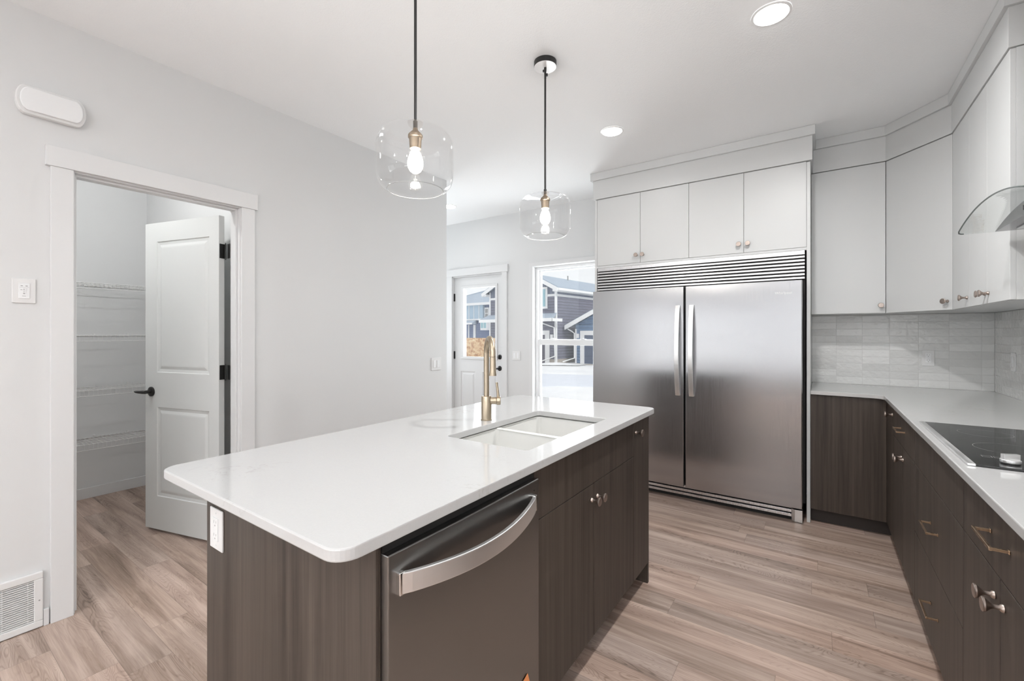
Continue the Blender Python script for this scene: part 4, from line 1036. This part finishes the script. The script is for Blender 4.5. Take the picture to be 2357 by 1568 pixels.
# lean-to roof across the front
O_ = OA
P_ = lambda a, b, z: (O_[0]+ax.x*a+by.x*b, O_[1]+ax.y*a+by.y*b, z)
m = MB(); m.add([P_(-WA-.1,-.01,2.62), P_(.05,-.01,2.62), P_(.5,-1.05,2.22), P_(-WA-.1,-1.05,2.22), P_(-WA-.1,-.01,2.70), P_(.05,-.01,2.70), P_(.5,-1.05,2.32), P_(-WA-.1,-1.05,2.32)],
                [(0,3,2,1),(4,5,6,7),(0,1,5,4),(1,2,6,5),(2,3,7,6),(3,0,4,7)]); m.build('porch_roof', M['roof'], hA)
bx('porch_fascia', M['extrim'], -WA-.1, .5, -1.12, -1.04, 2.10, 2.32)
bx('porch_return', M['extrim'], .42, .52, -1.12, 0, 2.10, 2.30)
m = MB(); m.tube([P_(.38,-.42,EZ-.25), P_(.20,-.30,EZ-.38), P_(.06,-.12,EZ-.62), P_(.06,-.12,2.72)], .045, 8); m.build('downspout', M['extrim'], hA, smooth=True)
m = MB(); m.tube([P_(-.52,-1.05,2.12), P_(-.50,-.9,1.98), P_(-.08,-.12,1.70), P_(-.02,-.10,GZ+.5), P_(-.7,-1.0,GZ+.1)], .045, 8); m.build('downspout', M['extrim'], hA, smooth=True)
gd = bx('garage_door', M['garage'], -4.3, -.88, -.05, .0, GZ, 1.20)
bx('door_trim', M['extrim'], -.88, -.52, -.08, .0, GZ, 1.50, gd); bx('door_trim', M['extrim'], -4.6, -.88, -.08, .0, 1.20, 1.50, gd); bx('door_trim', M['extrim'], -4.6, -4.3, -.08, 0, GZ, 1.2, gd)
bx('wall_lantern', M['extrim'], -.42, -.22, -.10, .0, .92, 1.22); bx('foundation', M['gravel'], -WA, .02, -.03, 13, GZ, GZ+.28)
m = MB(); q = P_(-1.35, 3.5, 0); m.cyl((q[0], q[1], EZ+.5), (q[0], q[1], EZ+1.22), .05, 8); m.build('vent_pipe', M['plastic_gray'], hA)

# blue garage building to the right
OB = (-13.736, 27.426)
hB, bx, pr, ax, by = house('blue_garage', 'blue gabled garage at the right edge of the window view', OB, (.995, -.10))
WB = 7.0
bx('wall', M['sidB'], 0, WB, 0, 3, GZ, 1.95)
pr('gable_wall', M['sidB'], [(0, 1.9, 0), (WB, 1.9, 0), (WB/2, 1.95+1.62, 0)], 3)
for sgn in (1, -1):
    e_a = -.62 if sgn > 0 else WB+.62; sl = 1.62/(WB/2); ez = 1.95-.62*sl; rz = 1.95+1.62
    pr('roof_slope', M['roof'], [(e_a, ez+.10, -.4), (WB/2, rz+.10, -.4), (WB/2, rz+.22, -.4), (e_a, ez+.22, -.4)], 3.6)
    pr('rake_board', M['extrim'], [(e_a, ez-.12, -.46), (WB/2, rz-.12, -.46), (WB/2, rz+.18, -.46), (e_a, ez+.18, -.46)], .07)
bx('corner_board', M['extrim'], -.03, .09, -.03, .05, GZ, 1.6)
m = MB(); P2 = lambda a, b, z: (OB[0]+ax.x*a+by.x*b, OB[1]+ax.y*a+by.y*b, z)
m.tube([P2(-.45,-.3,1.60), P2(-.2,-.2,1.45), P2(-.04,-.1,1.30), P2(-.04,-.1,GZ+.35), P2(-.6,-.7,GZ+.1)], .045, 8); m.build('downspout', M['extrim'], hB, smooth=True)
gd = bx('garage_door', M['garageB'], .72, 4.8, -.04, 0, GZ, 1.18)
bx('door_trim', M['extrim'], .40, .72, -.07, 0, GZ, 1.48, gd); bx('door_trim', M['extrim'], .72, 5.1, -.07, 0, 1.18, 1.48, gd)
bx('wall_lantern', M['extrim'], .12, .30, -.10, 0, .98, 1.28)

# farther blue house seen through the door glass
OC = (-29.8, 34.09)
hC, bx, pr, ax, by = house('blue_house', 'pale and navy blue house seen through the door glass', OC, (.995, -.10))
bx('lower_wall', M['sidC'], -4.5, 4.6, 0, 9, GZ-.6, 4.05)
bx('panel_wall', M['sidC2'], .80, 3.10, -.30, .0, 2.70, 4.05)
for a_ in (1.15, 1.85, 2.55): bx('batten', M['extrim'], a_, a_+.06, -.33, -.30, 2.70, 4.05)
bx('panel_sill', M['extrim'], .75, 3.5, -.36, 0, 2.58, 2.72)
w_ = bx('window', M['extrim'], .38, .80, -.10, 0, 2.4, 4.05); bx('pane', M['exglass'], .48, .72, -.12, -.09, 3.25, 3.90, w_); bx('pane', M['garageB'], .48, .72, -.12, -.09, 2.45, 3.10, w_)
w_ = bx('window', M['extrim'], 3.12, 3.72, -.12, 0, 2.75, 3.80); bx('pane', M['plastic_gray'], 3.25, 3.6, -.14, -.11, 2.85, 3.20, w_); bx('pane', M['plastic_gray'], 3.25, 3.6, -.14, -.11, 3.28, 3.65, w_)
bx('eave', M['extrim'], -4.9, 5.0, -.6, 9.4, 4.05, 4.28)
A4 = [P3 for P3 in ((-4.9,-.6,4.28),(5.0,-.6,4.28),(5.0,9.4,4.28),(-4.9,9.4,4.28))]; rd_ = [(.2,4.2,6.2),(.6,4.6,6.2)]
P3 = lambda a, b, z: (OC[0]+ax.x*a+by.x*b, OC[1]+ax.y*a+by.y*b, z)
MB().add([P3(*q) for q in A4]+[P3(*q) for q in rd_], [(0,1,5,4),(1,2,5),(2,3,4,5),(3,0,4),(0,3,2,1)]).build('hip_roof', M['roof'], hC)
MB().add([P3(.25,-1.3,2.28), P3(2.6,-1.3,2.28), P3(2.0,0,2.66), P3(.5,0,2.66), P3(.25,-1.3,2.20), P3(2.6,-1.3,2.20), P3(2.0,0,2.20), P3(.5,0,2.20)], [(0,1,2,3),(4,7,6,5),(0,4,5,1),(1,5,6,2),(2,6,7,3),(3,7,4,0)]).build('porch_roof', M['roof'], hC)
bx('porch_fascia', M['extrim'], .22, 2.62, -1.36, -1.28, 2.16, 2.30)
dr = bx('entry_door', M['sidC'], .95, 1.55, -.05, 0, GZ, 2.05); bx('door_trim', M['extrim'], .82, .95, -.08, 0, GZ, 2.15, dr); bx('door_trim', M['extrim'], 1.55, 1.85, -.08, 0, GZ, 2.15, dr)
w_ = bx('bay_window', M['extrim'], 2.9, 3.75, -.45, 0, 1.60, 2.62); bx('pane', M['exglass'], 2.98, 3.28, -.47, -.44, 1.80, 2.50, w_); bx('pane', M['exglass'], 3.36, 3.68, -.47, -.44, 1.80, 2.50, w_)
# snow-covered board fence of sheathing at the back landing
o = MB().box(-6.2, -4.25, 5.88, 5.892, -.02, 1.236).build('sheathing_board', M['osb']); tag(o, 'orange-brown strand board barrier outside the door glass', 'board')
o = MB().box(-6.2, -3.9, YB+.2, 5.895, -.10, -.02).build('landing', M['deckwood']); tag(o, 'wooden landing outside the exterior door', 'landing')
for xx in (-6.15, -4.0):
    for yy in (YB+.3, 5.8): box('post', M['deckwood'], o, xx-.045, xx+.045, yy-.045, yy+.045, GZ, -.10)
